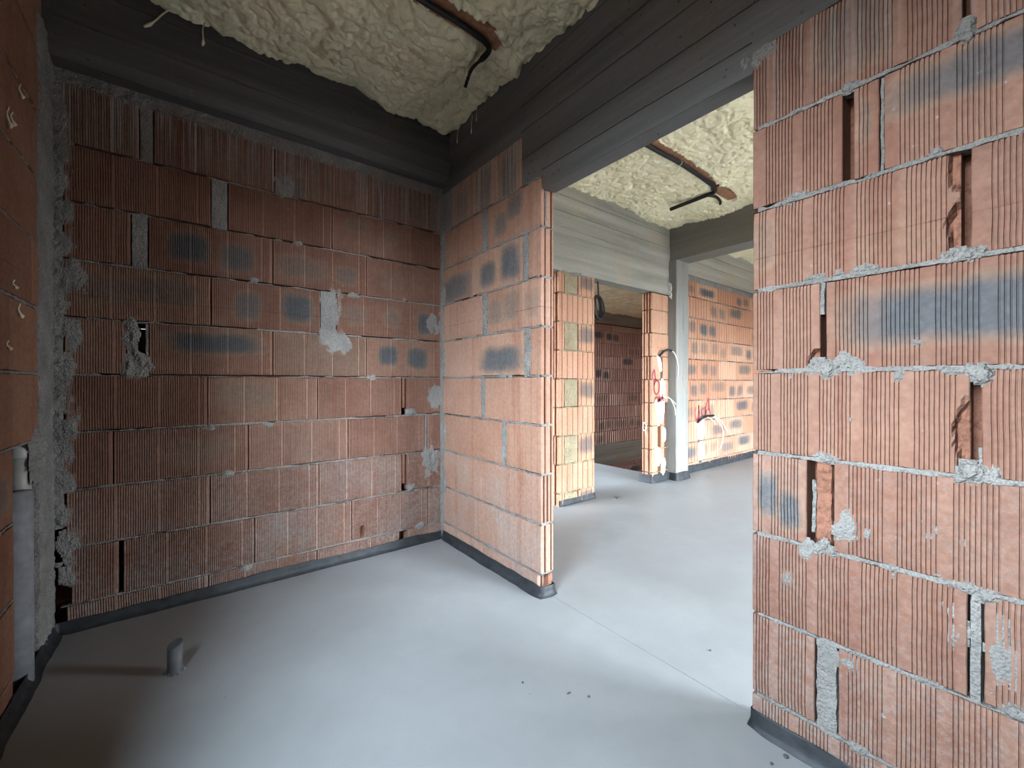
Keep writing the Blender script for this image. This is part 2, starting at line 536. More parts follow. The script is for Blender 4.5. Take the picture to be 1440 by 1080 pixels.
class Wall(MB):
    """ribbed hollow-block wall; s runs along the wall, d stands out from its face"""

    def __init__(self, fr, flip=False, pat='fine', thick=0.083, base=-0.005):
        super().__init__()
        self.fr, self.flip, self.pat, self.thick, self.base = fr, flip, pat, thick, base

    def W(self, s, d, z):
        s, d, z = np.broadcast_arrays(s, d, z)
        return np.stack(self.fr(s, d, z), -1)

    def profile(self, s0, s1, fineflat):
        pts = [(s0, -0.0025), (s0 + 0.002, 0.0)]
        if self.pat == 'fine':
            g, cnt, flat, w, dep = 0.0085, 9, 0.020, 0.0017, 0.0050
        elif self.pat == 'ribbed':
            g, cnt, flat, w, dep = 0.0085, 17, 0.007, 0.0021, 0.0050
        elif self.pat == 'smooth':
            g, cnt, flat, w, dep = 0.047, 1, 0.0, 0.0017, 0.0028
        elif self.pat == 'wide':
            g, cnt, flat, w, dep = 0.066, 1, 0.0, 0.0055, -0.0055
        else:
            g, cnt, flat, w, dep = 0.16, 1, 0.0, 0.001, 0.0012
        s = s0 + {'fine': 0.022, 'ribbed': 0.010}.get(self.pat, g * 0.6)
        k = 0
        last = s0 + 0.002
        step = 0.008 if fineflat else 0.02

        def fill(to):
            nonlocal last
            n = int((to - last) / step)
            for i in range(1, n + 1):
                pts.append((last + (to - last) * i / (n + 1), 0.0))
            last = to
        while s < s1 - 0.010:
            fill(s - w)
            pts.extend([(s - w, 0.0), (s - w * 0.5, -dep), (s + w * 0.5, -dep), (s + w, 0.0)])
            last = s + w
            k += 1
            s += g
            if k % cnt == 0:
                s += flat
        fill(s1 - 0.002)
        pts.extend([(s1 - 0.002, 0.0), (s1, -0.0025)])
        return np.array(pts)

    def brick(self, s0, s1, k, burns=(), dust=0.0, streak=0.0, end0=False, broken=(), z0=None, z1=None, off=0.0, rnd=None, mat=0):
        if z0 is None:
            z0 = Z0 + CH * k + 0.006
        if z1 is None:
            z1 = Z0 + CH * (k + 1) - 0.006
        SEED[0] += 1
        sd = SEED[0]
        rng = random.Random(sd)
        pr = self.profile(s0, s1, bool(broken))
        nz = 13 if not broken else 22
        zz = np.linspace(0, 1, nz)
        S, Zt = np.meshgrid(pr[:, 0], zz)
        D = np.tile(pr[:, 1], (nz, 1))
        tilt = rng.uniform(-0.0015, 0.0015)
        lo = z0 + vn(S * 25, 0, sd, 3) * 0.0016 + vn(S * 90, 0, sd, 4) * 0.0008 + tilt * (S - s0) / (s1 - s0)
        hi = z1 + vn(S * 25, 0, sd, 5) * 0.0016 + vn(S * 90, 0, sd, 6) * 0.0008 + tilt * (S - s0) / (s1 - s0)
        Z = lo + (hi - lo) * Zt
        S2 = S + vn(Z * 18, sd * 1.7, 0, 8) * 0.0008
        D = D + off + vn(S * 9, Z * 9, sd, 9) * 0.0010 + rng.uniform(-0.002, 0.002)
        D[0] -= 0.0015
        D[-1] -= 0.0015
        u = (S - s0) / (s1 - s0)
        bm = np.zeros_like(u)
        wob = 0.10 * vn(S * 12, Z * 12, sd, 11) + 0.05 * vn(S * 40, Z * 6, sd, 12)
        for (uc, vc, hu, hv, st) in burns:
            r = ((np.abs(u - uc) / hu) ** 4 + (np.abs(Zt - vc) / hv) ** 4) ** 0.25 + wob
            q = np.clip((1.32 - r) / 0.85, 0, 1)
            bm = np.maximum(bm, st * q * q * (3 - 2 * q))
        at = np.zeros(S.shape + (4,))
        at[..., 0] = rng.random() if rnd is None else rnd
        at[..., 1] = bm
        at[..., 2] = dust
        at[..., 3] = np.clip(streak * (0.35 + 0.9 * Zt), 0, 1)
        fm = np.full((nz - 1, len(pr) - 1), mat)
        for (sc, zc, rs, rz, dep) in broken:
            r = np.sqrt(((S - sc) / rs) ** 2 + ((Z - zc) / rz) ** 2) + 0.35 * fbm(S * 40, Z * 40, sd, 21)
            q = np.clip((1.0 - r) / 0.18, 0, 1)
            D = D - q * (dep + 0.006 * fbm(S * 90, Z * 90, sd, 22)) * (1.0 if dep > 0 else 0)
            c = (q[:-1, :-1] + q[1:, 1:]) > 0.6
            fm[c] = 2
        P = self.W(S2, D, Z)
        self.grid(P, fm, at.reshape(-1, 4), flip=self.flip)
        # sides, back and caps
        T = self.thick
        plan = [(p, q) for p, q in zip(pr[:, 0], D[nz // 2])]
        e1 = [(s1, -T)]
        e0 = [(s0, -T)]
        if end0:                      # end face with the tongue slots of a hollow block
            t = T / 8.0
            dp = rng.choice((0.040, 0.050, 0.060))
            e0 = [(s0, -T)]
            for c in ((6.6, 2.6) if rng.random() < 0.6 else (6.4, 4.2, 1.9)):
                w = rng.uniform(0.5, 0.85)
                e0 += [(s0, -t * (c + w)), (s0 + dp, -t * (c + w * 0.8)), (s0 + dp, -t * (c - w * 0.8)), (s0, -t * (c - w))]
        ring = plan + e1 + e0
        n = len(ring)
        R = np.array(ring)
        V = np.concatenate([self.W(R[:, 0], R[:, 1], np.full(n, z0)), self.W(R[:, 0], R[:, 1], np.full(n, z1))])
        m0 = len(plan)
        F = []
        for i in range(m0 - 1, n):
            j = (i + 1) % n
            F.append((i, j, n + j, n + i))
        F.append(tuple(range(n))[::-1])
        F.append(tuple(range(n, 2 * n)))
        if self.flip:
            F = [f[::-1] for f in F]
        at2 = np.zeros((2 * n, 4))
        at2[:, 0] = at[0, 0, 0]
        at2[:, 2] = dust * 0.5
        self.add(V, F, mat, at2)

    def bed(self, s0, s1, z, h=0.013, gap=0.3, out=0.0, rough=0.004, mat=1):
        """one lumpy horizontal mortar joint with ragged edges and open stretches"""
        SEED[0] += 1
        sd = SEED[0]
        n = max(4, int((s1 - s0) / 0.007))
        s = np.linspace(s0, s1, n)
        t = np.linspace(-1, 1, 7)
        S, Tt = np.meshgrid(s, t)
        hh = h * (0.5 + 0.22 * fbm(s * 14, 0, sd, 31) + 0.16 * vn(s * 70, 0, sd, 32))
        open_ = np.clip((vn(s * 5.5, 3.3, sd, 33) + vn(s * 23, 1.3, sd, 34) * 0.6 - 1 + 2 * gap) * 4, 0, 1)
        zt = z + hh - open_ * h * 0.45
        zb = z - hh * 1.05
        Z = zb + (zt - zb) * (Tt + 1) / 2
        D = self.base + out + 0.003 * (1 - Tt ** 2) + rough * fbm(S * 45, Z * 60, sd, 35) - open_ * 0.004
        D[0] = -0.035
        D[-1] = -0.035
        Z[0] = Z[1] - 0.0005
        Z[-1] = Z[-2] + 0.0005
        self.grid(self.W(S, D, Z), mat, flip=self.flip)

    def fill(self, s0, s1, z0, z1, out=0.0, rough=0.004, mat=1, rag=0.003):
        """mortar (or clay) filling an upright gap"""
        SEED[0] += 1
        sd = SEED[0]
        ns, nz = max(4, int((s1 - s0) / 0.006)) + 2, max(4, int((z1 - z0) / 0.007)) + 2
        S, Z = np.meshgrid(np.linspace(s0, s1, ns), np.linspace(z0, z1, nz))
        t = np.abs((S - (s0 + s1) / 2) / ((s1 - s0) / 2))
        S = S + rag * t * fbm(Z * 40, S * 3, sd, 41)
        D = self.base + out + rough * fbm(S * 55, Z * 55, sd, 42) - 0.003 * t ** 4
        D[:, 0] = D[:, -1] = -0.05
        self.grid(self.W(S, D, Z), mat, flip=self.flip)

    def smear(self, sc, zc, rs, rz, t=0.004, mat=1, freq=45):
        """a lump or smear of mortar lying on the face, ragged where it runs out"""
        SEED[0] += 1
        sd = SEED[0]
        ns, nz = max(8, int(2.8 * rs / 0.005)), max(8, int(2.8 * rz / 0.005))
        S, Z = np.meshgrid(np.linspace(sc - 1.4 * rs, sc + 1.4 * rs, ns), np.linspace(zc - 1.4 * rz, zc + 1.4 * rz, nz))
        r2 = ((S - sc) / rs) ** 2 + ((Z - zc) / rz) ** 2
        D = t * np.clip(0.75 - r2, -1, 1) + 1.3 * t * fbm(S * freq, Z * freq * 0.6, sd, 51, 4) + 0.3 * t * vn(S * 170, Z * 170, sd, 52)
        D = np.minimum(D, t * 1.1) - 0.0006
        up = D > -0.0012
        keep = up[:-1, :-1] | up[1:, :-1] | up[:-1, 1:] | up[1:, 1:]
        D = np.maximum(D, -0.003)
        self.grid(self.W(S, D, Z), mat, keep=keep, flip=self.flip)

    def core(self, s0, s1, z0, z1, d0=-0.082, d1=-0.074, holes=(), mat=2):
        rects = [(s0, s1, z0, z1)]
        for (a, b, c, d) in holes:
            nr = []
            for (p, q, r, s) in rects:
                if b <= p or a >= q or d <= r or c >= s:
                    nr.append((p, q, r, s)); continue
                if r < c: nr.append((p, q, r, c))
                if d < s: nr.append((p, q, d, s))
                if p < a: nr.append((p, a, max(r, c), min(s, d)))
                if b < q: nr.append((b, q, max(r, c), min(s, d)))
            rects = nr
        for (p, q, r, s) in rects:
            c8 = [(ss, dd, zz) for ss in (p, q) for dd in (d0, d1) for zz in (r, s)]
            A = np.array(c8)
            V = self.W(A[:, 0], A[:, 1], A[:, 2])
            self.add(V, [(0, 1, 3, 2), (4, 6, 7, 5), (0, 4, 5, 1), (2, 3, 7, 6), (0, 2, 6, 4), (1, 5, 7, 3)], mat)

    def bond(self, s0, s1, k, L=0.5, burnp=0.35, dust=0.0, streak=0.0, seed=0, **kw):
        """a plain stretch of a course nobody looks at closely: bricks of length L with open joints"""
        rng = random.Random(seed * 131 + k)
        s = s0
        first = L * (0.5 if k % 2 else 1.0) * rng.uniform(0.85, 1.0)
        while s < s1 - 0.02:
            e_ = min(s + (first if s == s0 else L * rng.uniform(0.96, 1.02)), s1)
            if s1 - e_ < 0.05:
                e_ = s1
            bs = []
            if rng.random() < burnp:
                st = rng.uniform(0.45, 1.0)
                if rng.random() < 0.5:
                    bs = [(0.27, rng.uniform(.4, .6), .2, .34, st), (0.72, rng.uniform(.4, .6), .2, .34, st * .9)]
                else:
                    bs = [(0.5, rng.uniform(.4, .65), .42, .3, st)]
            self.brick(s, e_ - 0.004, k, bs, dust=dust, streak=streak, **kw)
            s = e_


BM = lambda b: [M[b], M['mortar'], M['clay_raw']]
XP, YB, XL = 1.392, 2.591, -0.46
TOPB = 2.365

# ---- back wall
w = Wall(lambda s, d, z: (s, YB - d, z), pat='ribbed', base=-0.007)
B = {
    8: [(-.43, -.185), (-.13, .366), (.371, .877), (.879, .955), (.972, 1.380)],
    7: [(-.425, .084), (.160, .664), (.668, 1.165), (1.169, 1.385)],
    6: [(-.425, -.215), (-.150, .358), (.363, .866), (.870, 1.385)],
    5: [(-.435, .083), (.089, .598), (.694, 1.168), (1.172, 1.385)],
    4: [(-.425, -.232), (-.150, .357), (.362, .866), (.870, 1.380)],
    3: [(-.42, .069), (.073, .583), (.587, 1.092), (1.138, 1.380)],
    2: [(-.43, -.276), (-.271, .243), (.248, .754), (.758, 1.255), (1.282, 1.380)],
    1: [(-.42, .078), (.083, .590), (.594, 1.094), (1.138, 1.380)],
    0: [(-.405, -.258), (-.240, .270), (.275, .775), (.780, 1.280), (1.286, 1.375)],
    -1: [(-.42, .071), (.076, .580), (.584, 1.078), (1.140, 1.390)],
}
BB = {
    (8, 0): [(.5, .5, .5, .6, .35)], (8, 2): [(.15, .2, .18, .3, .6)], (8, 4): [(.75, .4, .3, .5, .35)],
    (6, 1): [(.29, .52, .17, .34, 1.0), (.69, .46, .16, .33, .85)], (6, 2): [(.3, .45, .3, .3, .5), (.75, .42, .15, .26, .55)],
    (7, 2): [(.28, .7, .14, .2, .5), (.7, .6, .14, .22, .4)], (6, 3): [(.3, .5, .16, .3, .35)],
    (5, 0): [(.25, .55, .2, .3, .5), (.65, .6, .3, .3, .6)], (5, 1): [(.3, .5, .13, .33, .8), (.77, .52, .16, .36, 1.0)],
    (5, 2): [(.22, .5, .16, .3, .42), (.72, .5, .13, .3, .5)], (5, 3): [(.42, .45, .26, .32, .95)],
    (4, 1): [(.5, .66, .42, .23, 1.0)], (4, 2): [(.5, .5, .7, .7, .33), (.62, .72, .08, .1, .5)],
    (4, 3): [(.27, .55, .14, .29, 1.0), (.66, .52, .16, .32, 1.0)], (4, 0): [(.2, .5, .3, .5, .3)],
    (3, 1): [(.3, .6, .35, .4, .36)], (2, 1): [(.65, .5, .3, .35, .34)], (8, 1): [(.7, .3, .2, .4, .3)],
}
BK = {(0, 3): [(.838, Z0 + .045, .013, .040, .030)]}
for k, L in B.items():
    for i, (a, b) in enumerate(L):
        w.brick(a, b, k, BB.get((k, i), ()), dust=(0.95 if k <= 0 else 0.75 if k == 1 else 0.3 if k == 2 else 0.12),
                streak=(1.0 if k == 8 else 0.0), z0=(-0.02 if k == -1 else None), z1=(TOPB if k == 8 else None), broken=BK.get((k, i), ()), rnd=(0.25 + 0.5 * random.random()))
for k in range(0, 9):
    w.bed(-.44, 1.39, Z0 + CH * k, 0.014, gap=0.60, out=-.002)
for k, a, b in ((8, -.185, -.13), (7, .084, .160), (6, -.215, -.150), (5, .598, .694), (8, .955, .972), (2, 1.255, 1.282)):
    w.fill(a, b, Z0 + CH * k, Z0 + CH * (k + 1), out=0.004 if b - a > .03 else 0)
w.fill(-.232, -.19, Z0 + CH * 4, Z0 + CH * 5 - .02, out=0.006)
w.fill(-.165, -.150, Z0 + CH * 4, Z0 + CH * 5 - .01, out=0.002)
w.fill(-.20, -.16, Z0 + CH * 4, Z0 + CH * 4 + .10, out=0.004)
w.smear(-.195, Z0 + 4 * CH + .05, .05, .075, .010)
w.smear(-.215, Z0 + 4 * CH + .17, .03, .08, .010)
w.smear(.665, Z0 + 5 * CH + .12, .05, .13, .004)
w.smear(.655, Z0 + 5 * CH - .02, .06, .04, .003)
w.smear(.70, Z0 + 4 * CH + .20, .07, .05, .003)
w.smear(1.33, Z0 + 5 * CH + .12, .05, .06, .004)
w.smear(1.30, Z0 + 2 * CH - .06, .06, .09, .004)
w.smear(1.34, Z0 + 3 * CH + .12, .05, .07, .003)
w.smear(.42, Z0 + 8 * CH + .05, .05, .06, .003)
w.smear(1.16, Z0 + 3 * CH + .02, .035, .022, .012)
w.smear(1.16, Z0 + 1 * CH + .02, .035, .022, .012)
for i in range(16):
    w.smear(random.uniform(-.44, -.40), .25 + i * .13, random.uniform(.02, .035), random.uniform(.05, .09), .004)
for i in range(12):
    w.smear(random.uniform(-.3, 1.3), Z0 + CH * random.randint(0, 7) + random.uniform(-.015, .015), random.uniform(.015, .04), random.uniform(.010, .02), .007)
w.fill(1.375, 1.395, 0.03, 2.40, out=0.008)
w.fill(-.47, -.425, 0.45, 2.42, out=0.010, rough=.008)
for k in (3, 1):                              # clay web seen inside the two open slots
    w.fill(1.098, 1.130, Z0 + CH * k + .05, Z0 + CH * (k + 1), out=-0.012, rough=.001, mat=2, rag=0)
w.fill(-.46, 1.39, TOPB - .012, 2.43, out=0.004, rough=.006)   # mortar packed under the beam
w.core(-.86, 1.47, -.05, 2.97, -.16, -.080, holes=[(-.190, -.168, 1.333, 1.342)])
tag(w.build('wall_back', BM('brick'), attrs=True), 'end wall of ribbed red hollow bricks under the dark concrete beam', 'wall', kind='structure')

# ---- right wall
w = Wall(lambda s, d, z: (XP - d, s, z), flip=True, pat='fine', base=-0.004)
R = {
    7: [(.123, .567), (-.39, .110)], 6: [(.342, .567), (.267, .318), (-.25, .257)], 5: [(.124, .567), (-.40, .108)],
    4: [(.392, .567), (-.12, .378)], 3: [(.109, .567), (-.40, .091)], 2: [(.423, .567), (-.15, .359)],
    1: [(.112, .567), (-.40, .086)], 0: [(.404, .567), (-.15, .348)], -1: [(.06, .567), (-.44, .056)],
}
RB = {
    (7, 0): [(.45, .55, .2, .45, .5)], (6, 2): [(.60, .70, .42, .24, .85)], (4, 1): [(.52, .54, .40, .33, 1.0)],
    (2, 0): [(.70, .50, .22, .30, .95), (.30, .36, .22, .26, .95)], (5, 0): [(.93, .55, .1, .4, .36), (.25, .3, .2, .3, .2)], (6, 1): [(.5, .6, .4, .3, .4)],
    (7, 1): [(.5, .4, .4, .4, .3)],
}
zc = lambda k, f: Z0 + CH * (k + f)
RK = {
    (5, 0): [(.128, zc(5, .83), .018, .05, .018), (.124, zc(5, .25), .022, .085, .03)],
    (3, 0): [(.110, zc(3, .38), .024, .10, .022)],
    (4, 0): [(.393, zc(4, .10), .028, .035, .02)],
}
for k, L in R.items():
    for i, (a, b) in enumerate(L):
        w.brick(a, b, k, RB.get((k, i), ()), dust=(0.9 if k < 0 else 0.7 if k == 0 else 0.35 if k < 3 else 0.12), streak=(0.35 if k == 7 else 0),
                broken=RK.get((k, i), ()), z0=(-0.02 if k == -1 else None), z1=(2.110 if k == 7 else None), rnd=0.35 + 0.4 * random.random())
    w.bond(-1.7, min(a for a, b in L) - .006, k, seed=3, dust=.3, **({'z0': -.02} if k == -1 else {'z1': 2.11} if k == 7 else {}))
for k in range(0, 8):
    w.bed(-1.7, .552, Z0 + CH * k, 0.016, gap=0.20, out=0.003, rough=.006)
w.fill(.086, .112, zc(1, 0), zc(2, 0), out=0.004)
w.fill(.348, .404, zc(0, 0), zc(1, 0), out=0.003)
w.fill(.378, .394, zc(4, .62), zc(5, 0), out=0.004)
w.fill(.257, .267, zc(6, 0), zc(7, 0), out=-0.004)
w.fill(.364, .408, zc(2, .02), zc(3, 0), out=-0.012, rough=.007, mat=2)
w.fill(.086, .104, zc(5, .05), zc(5, .5), out=-.01, rough=.01)
w.fill(.080, .100, zc(3, 0), zc(3, .28), out=0.0, rough=.008)
w.fill(.404, .418, zc(2, .15), zc(2, .75), out=-0.018, rough=.008)
for (s_, z_, a_, b_, t_) in ((.115, zc(5, .04), .035, .02, .012), (.105, zc(3, .05), .035, .025, .014), (.385, zc(4, .03), .045, .025, .008), (.335, zc(4, .06), .03, .03, .005),
                             (.09, zc(3, .93), .018, .02, .012), (.395, zc(2, .02), .05, .025, .010), (.335, zc(2, .28), .022, .05, .004),
                             (.128, zc(1, .55), .022, .05, .004), (.064, zc(1, .55), .018, .06, .002), (.30, zc(5, .05), .05, .012, .008), (.325, zc(7, .01), .02, .02, .010),
                             (.115, zc(7, .04), .02, .03, .012), (.42, zc(1, .93), .02, .03, .004), (.47, zc(1, .55), .014, .02, .004), (.33, zc(0, .85), .02, .02, .003),
                             (.10, zc(1, .99), .05, .012, .008), (.23, zc(3, .93), .012, .02, .003), (.33, zc(-1, .7), .02, .02, .004), (.56, 2.09, .05, .03, .006)):
    w.smear(s_, z_, a_, b_, t_)
for i in range(16):
    w.smear(random.uniform(0, .5), zc(random.randint(0, 7), random.uniform(-.05, .05)), random.uniform(.01, .03), random.uniform(.008, .014), .008)
for i in range(12):
    w.smear(random.uniform(0.05, .5), random.uniform(.2, 1.2), random.uniform(.003, .007), random.uniform(.004, .010), .002)
w.core(-1.7, .54, -.05, 2.13)
tag(w.build('wall_right', BM('brick'), attrs=True), 'near wall of ribbed red bricks with wide mortar joints beside the doorway', 'wall', kind='structure')

# ---- partition between the small room and the doorway
w = Wall(lambda s, d, z: (XP - d, s, z), flip=True, pat='smooth', base=-0.003)
Pn = {
    8: [(1.713, 1.920), (1.925, 2.144), (2.157, 2.45)], 7: [(1.558, 1.703), (1.707, 2.033), (2.090, 2.575)],
    6: [(1.558, 1.656), (1.706, 2.199), (2.203, 2.575)], 5: [(1.558, 1.711), (1.715, 2.033), (2.090, 2.575)],
    4: [(1.558, 1.644), (1.694, 2.199), (2.203, 2.575)], 3: [(1.558, 2.058), (2.102, 2.575)],
    2: [(1.558, 1.848), (1.888, 2.39), (2.393, 2.575)], 1: [(1.558, 2.088), (2.092, 2.575)],
    0: [(1.558, 1.919), (1.924, 2.43), (2.434, 2.575)], -1: [(1.585, 2.078), (2.083, 2.575)],
}
PB = {
    (8, 0): [(.55, .4, .35, .5, .8)], (8, 1): [(.6, .4, .3, .5, .7)], (8, 2): [(.6, .35, .3, .35, .55)],
    (7, 1): [(.62, .45, .18, .26, .7), (.22, .7, .2, .25, .75)], (6, 1): [(.22, .5, .18, .36, .95), (.66, .40, .16, .28, .9)], (6, 2): [(.55, .35, .5, .33, .85)],
    (5, 0): [(.5, .5, .4, .3, .4)], (5, 1): [(.3, .55, .25, .32, .55), (.75, .5, .22, .3, .55)], (4, 1): [(.42, .38, .36, .28, .95)],
}
for k, L in Pn.items():
    for i, (a, b) in enumerate(L):
        w.brick(a, b, k, [(q[0], q[1], q[2] * 1.15, q[3] * 1.2, q[4]) for q in PB.get((k, i), ())], dust=(1.0 if k <= 0 else 0.9 if k in (1,) else 0.3), streak=(1.0 if k == 8 else 0), end0=(i == 0 and k not in (8,)),
                z0=(-0.02 if k == -1 else None), z1=(TOPB + .02 if k == 8 else None), rnd=0.3 + 0.5 * random.random())
for k in range(0, 9):
    w.bed(1.562 if k < 8 else 1.56, 2.58, Z0 + CH * k, 0.014, gap=0.38, out=.002)
for k, a, b in ((7, 2.033, 2.090), (5, 2.033, 2.090), (3, 2.058, 2.102), (2, 1.848, 1.888), (6, 1.656, 1.706), (4, 1.644, 1.694), (8, 2.144, 2.157)):
    w.fill(a, b, zc(k, 0), zc(k + 1, 0), out=0.003, rough=.009, rag=.008)
for k, s_ in ((5, 2.06), (3, 2.08), (4, 1.66), (2, 1.87), (6, 1.675), (7, 2.06)):
    w.smear(s_, zc(k, .65), .028, .07, .006)
    w.smear(s_ + .008, zc(k, .2), .022, .05, .006)
w.fill(2.572, 2.60, 0.03, 2.42, out=0.012, rough=.004)
w.fill(2.45, 2.60, zc(8, 0), 2.42, out=0.004, rough=.005)
for i in range(10):
    w.smear(2.56, random.uniform(.2, 2.2), .02, random.uniform(.04, .1), .008)
for i in range(8):
    w.smear(random.uniform(1.75, 2.5), zc(random.randint(0, 7), 0), random.uniform(.02, .04), random.uniform(.01, .016), .006)
w.core(1.60, 2.60, -.05, 2.40, -.058, -.03)
# mortar plugs on the broken end, top and between courses
w2 = Wall(lambda s, d, z: (s, 1.560 - d, z), pat='none', base=-.004)
for k in range(0, 8):
    w2.bed(XP + .003, XP + .08, Z0 + CH * k, 0.016, gap=.1, out=.002, rough=.008)
w2.fill(XP + .022, XP + .060, zc(7, .02), zc(7, .95), out=.003, rough=.006)
w2.fill(XP + .006, XP + .078, zc(7, .94), 2.12, out=.004, rough=.008)
w2.fill(XP + .03, XP + .052, zc(4, .02), zc(4, .40), out=.0, rough=.008)
w2.fill(XP + .045, XP + .082, 0.0, zc(0, -.02), out=.004, rough=.008, mat=2)
off = w.n
w.v += w2.v
w.f += [[x + off for x in f] for f in w2.f]
w.m += w2.m
w.a += w2.a
w.n += w2.n
tag(w.build('wall_partition', BM('brick_smooth'), attrs=True), 'short thin partition of smooth orange bricks ending at the doorway', 'wall', kind='structure')

# ---- left wall with the window beside the camera and the pipe chase
w = Wall(lambda s, d, z: (XL + d, s, z), pat='none', thick=0.10, base=-0.003)
CH0, CH1, CHZ = 2.095, 2.375, 0.872
for k in range(-1, 10):
    lo, hi = zc(k, 0), zc(k + 1, 0)
    kw = {'z0': -.02} if k == -1 else {}
    segs = [(-1.7, 2.44)]
    if hi > WIN_LEFT[2] + .05 and lo < WIN_LEFT[3] - .05:
        segs = [(-1.7, WIN_LEFT[0]), (WIN_LEFT[1], 2.44)]
    if hi < CHZ + .03:
        segs = [(-1.7, CH0)]
    for (a, b) in segs:
        w.bond(a, b, k, burnp=0.1, dust=.3, seed=9, **kw)
        if k >= 0:
            w.bed(a, b, lo, .014, gap=.3)
w.fill(CH0 + .012, CH1 + .02, 0.0, CHZ, out=-.085, rough=.012)
w.fill(CH1 - .01, 2.60, 0.0, 2.50, out=.008, rough=.008)
w.fill(CH1 - .10, CH1 + .02, 0.0, .70, out=-.03, rough=.014, mat=2)
w.smear(CH1 - .02, .80, .09, .10, .02)
for i in range(14):
    w.smear(2.46 + random.uniform(-.03, .05), random.uniform(.1, 2.4), random.uniform(.02, .05), random.uniform(.06, .14), .010)
w.smear(2.42, 1.66, .05, .07, .008)
w.core(-1.8, 2.72, -.05, 2.97, -.40, -.10, holes=[(WIN_LEFT[0], WIN_LEFT[1], WIN_LEFT[2], WIN_LEFT[3])])
tag(w.build('wall_left', BM('brick_orange'), attrs=True), 'side wall of smooth brown bricks with a pipe chase at its foot', 'wall', kind='structure')

# ---- brick pier at the passage, far wall, narrow pier, stairwell wall
YF = 2.597
w = Wall(lambda s, d, z: (s, YF - d, z), pat='wide', thick=0.13, base=-0.004)
for k in range(-1, 8):
    kw = {'z0': -.02} if k == -1 else {'z1': 2.06} if k == 7 else {}
    if k % 2 == 0:
        w.brick(2.525, 2.985, k, end0=True, dust=.15, rnd=.5, **kw)
    else:
        w.brick(2.525, 2.59, k, end0=True, rnd=.5, **kw)
        w.fill(2.59, 2.765, zc(k, .03), zc(k, .97), out=.004, rough=.005, mat=3)
        w.brick(2.77, 2.985, k, [(.5, .6, .5, .35, .75)], rnd=.5, **kw)
    if k >= 0:
        w.bed(2.53, 2.98, zc(k, 0), .014, gap=.3, mat=3)
w.core(2.58, 2.975, -.05, 2.06, -.09, -.05)
w.smear(2.70, 2.05, .2, .02, .008)
tag(w.build('wall_pier_brick', BM('brick_pale') + [M['mortar_tan']], attrs=True), 'brick pier left of the dark passage opening, under the concrete beam', 'pier', kind='structure')

w = Wall(lambda s, d, z: (s, YF - d, z), pat='none', thick=0.12, base=-0.004)
for k in range(-1, 8):
    kw = {'z0': -.02} if k == -1 else {'z1': 2.04} if k == 7 else {}
    if k >= 5:
        w.brick(3.905, 4.215, k, end0=True, rnd=.7, **kw)
    elif k >= 3:
        w.brick(3.905, 4.06, k, end0=True, rnd=.7, **kw)
        w.brick(4.105, 4.215, k, rnd=.6, **kw)
    else:
        w.brick(3.905, 4.015, k, end0=True, rnd=.7, **kw)
        w.brick(4.07, 4.135, k, rnd=.3, **kw)
    if k >= 0:
        w.bed(3.91, 4.21, zc(k, 0), .010, gap=.35, mat=3)
w.core(3.93, 4.24, -.05, 2.06, -.09, -.035)
tag(w.build('wall_pier_narrow', BM('brick_pale') + [M['mortar_tan']], attrs=True), 'narrow brick pier with cut cable channels beside the concrete post', 'pier', kind='structure')

YW = 2.635
w = Wall(lambda s, d, z: (s, YW - d, z), pat='wide', thick=0.10, base=-0.004)
for k in range(-1, 9):
    kw = {'z0': -.02} if k == -1 else {'z1': 2.30} if k == 8 else {}
    w.bond(4.47, 9.0, k, L=.5, burnp=.75, dust=(.4 if k < 2 else .1), seed=21, **kw)
    if k >= 0:
        w.bed(4.47, 9.0, zc(k, 0), .012, gap=.5)
w.fill(4.47, 8.99, 2.29, 2.36, out=.004)
w.core(4.4, 9.1, -.05, 2.4, -.10, -.05)
tag(w.build('wall_far', BM('brick_pale'), attrs=True), 'far wall of pale ribbed bricks beyond the concrete post', 'wall', kind='structure')

YT = 5.4
w = Wall(lambda s, d, z: (s, YT - d, z), pat='wide', thick=0.10, base=-0.004)
for k in list(range(-1, 9)) + [-5, -4, -3]:
    w.bond(2.8, 8.0, k, L=.5, burnp=.3, seed=33, **({'z1': 2.23} if k == 8 else {}))
    w.bed(2.8, 8.0, zc(k, 0), .014, gap=.4)
w.core(2.7, 8.1, -2.6, 2.9, -.10, -.05)
tag(w.build('wall_stair', BM('brick_stair'), attrs=True), 'brick wall at the back of the stairwell seen through the passage', 'wall', kind='structure')


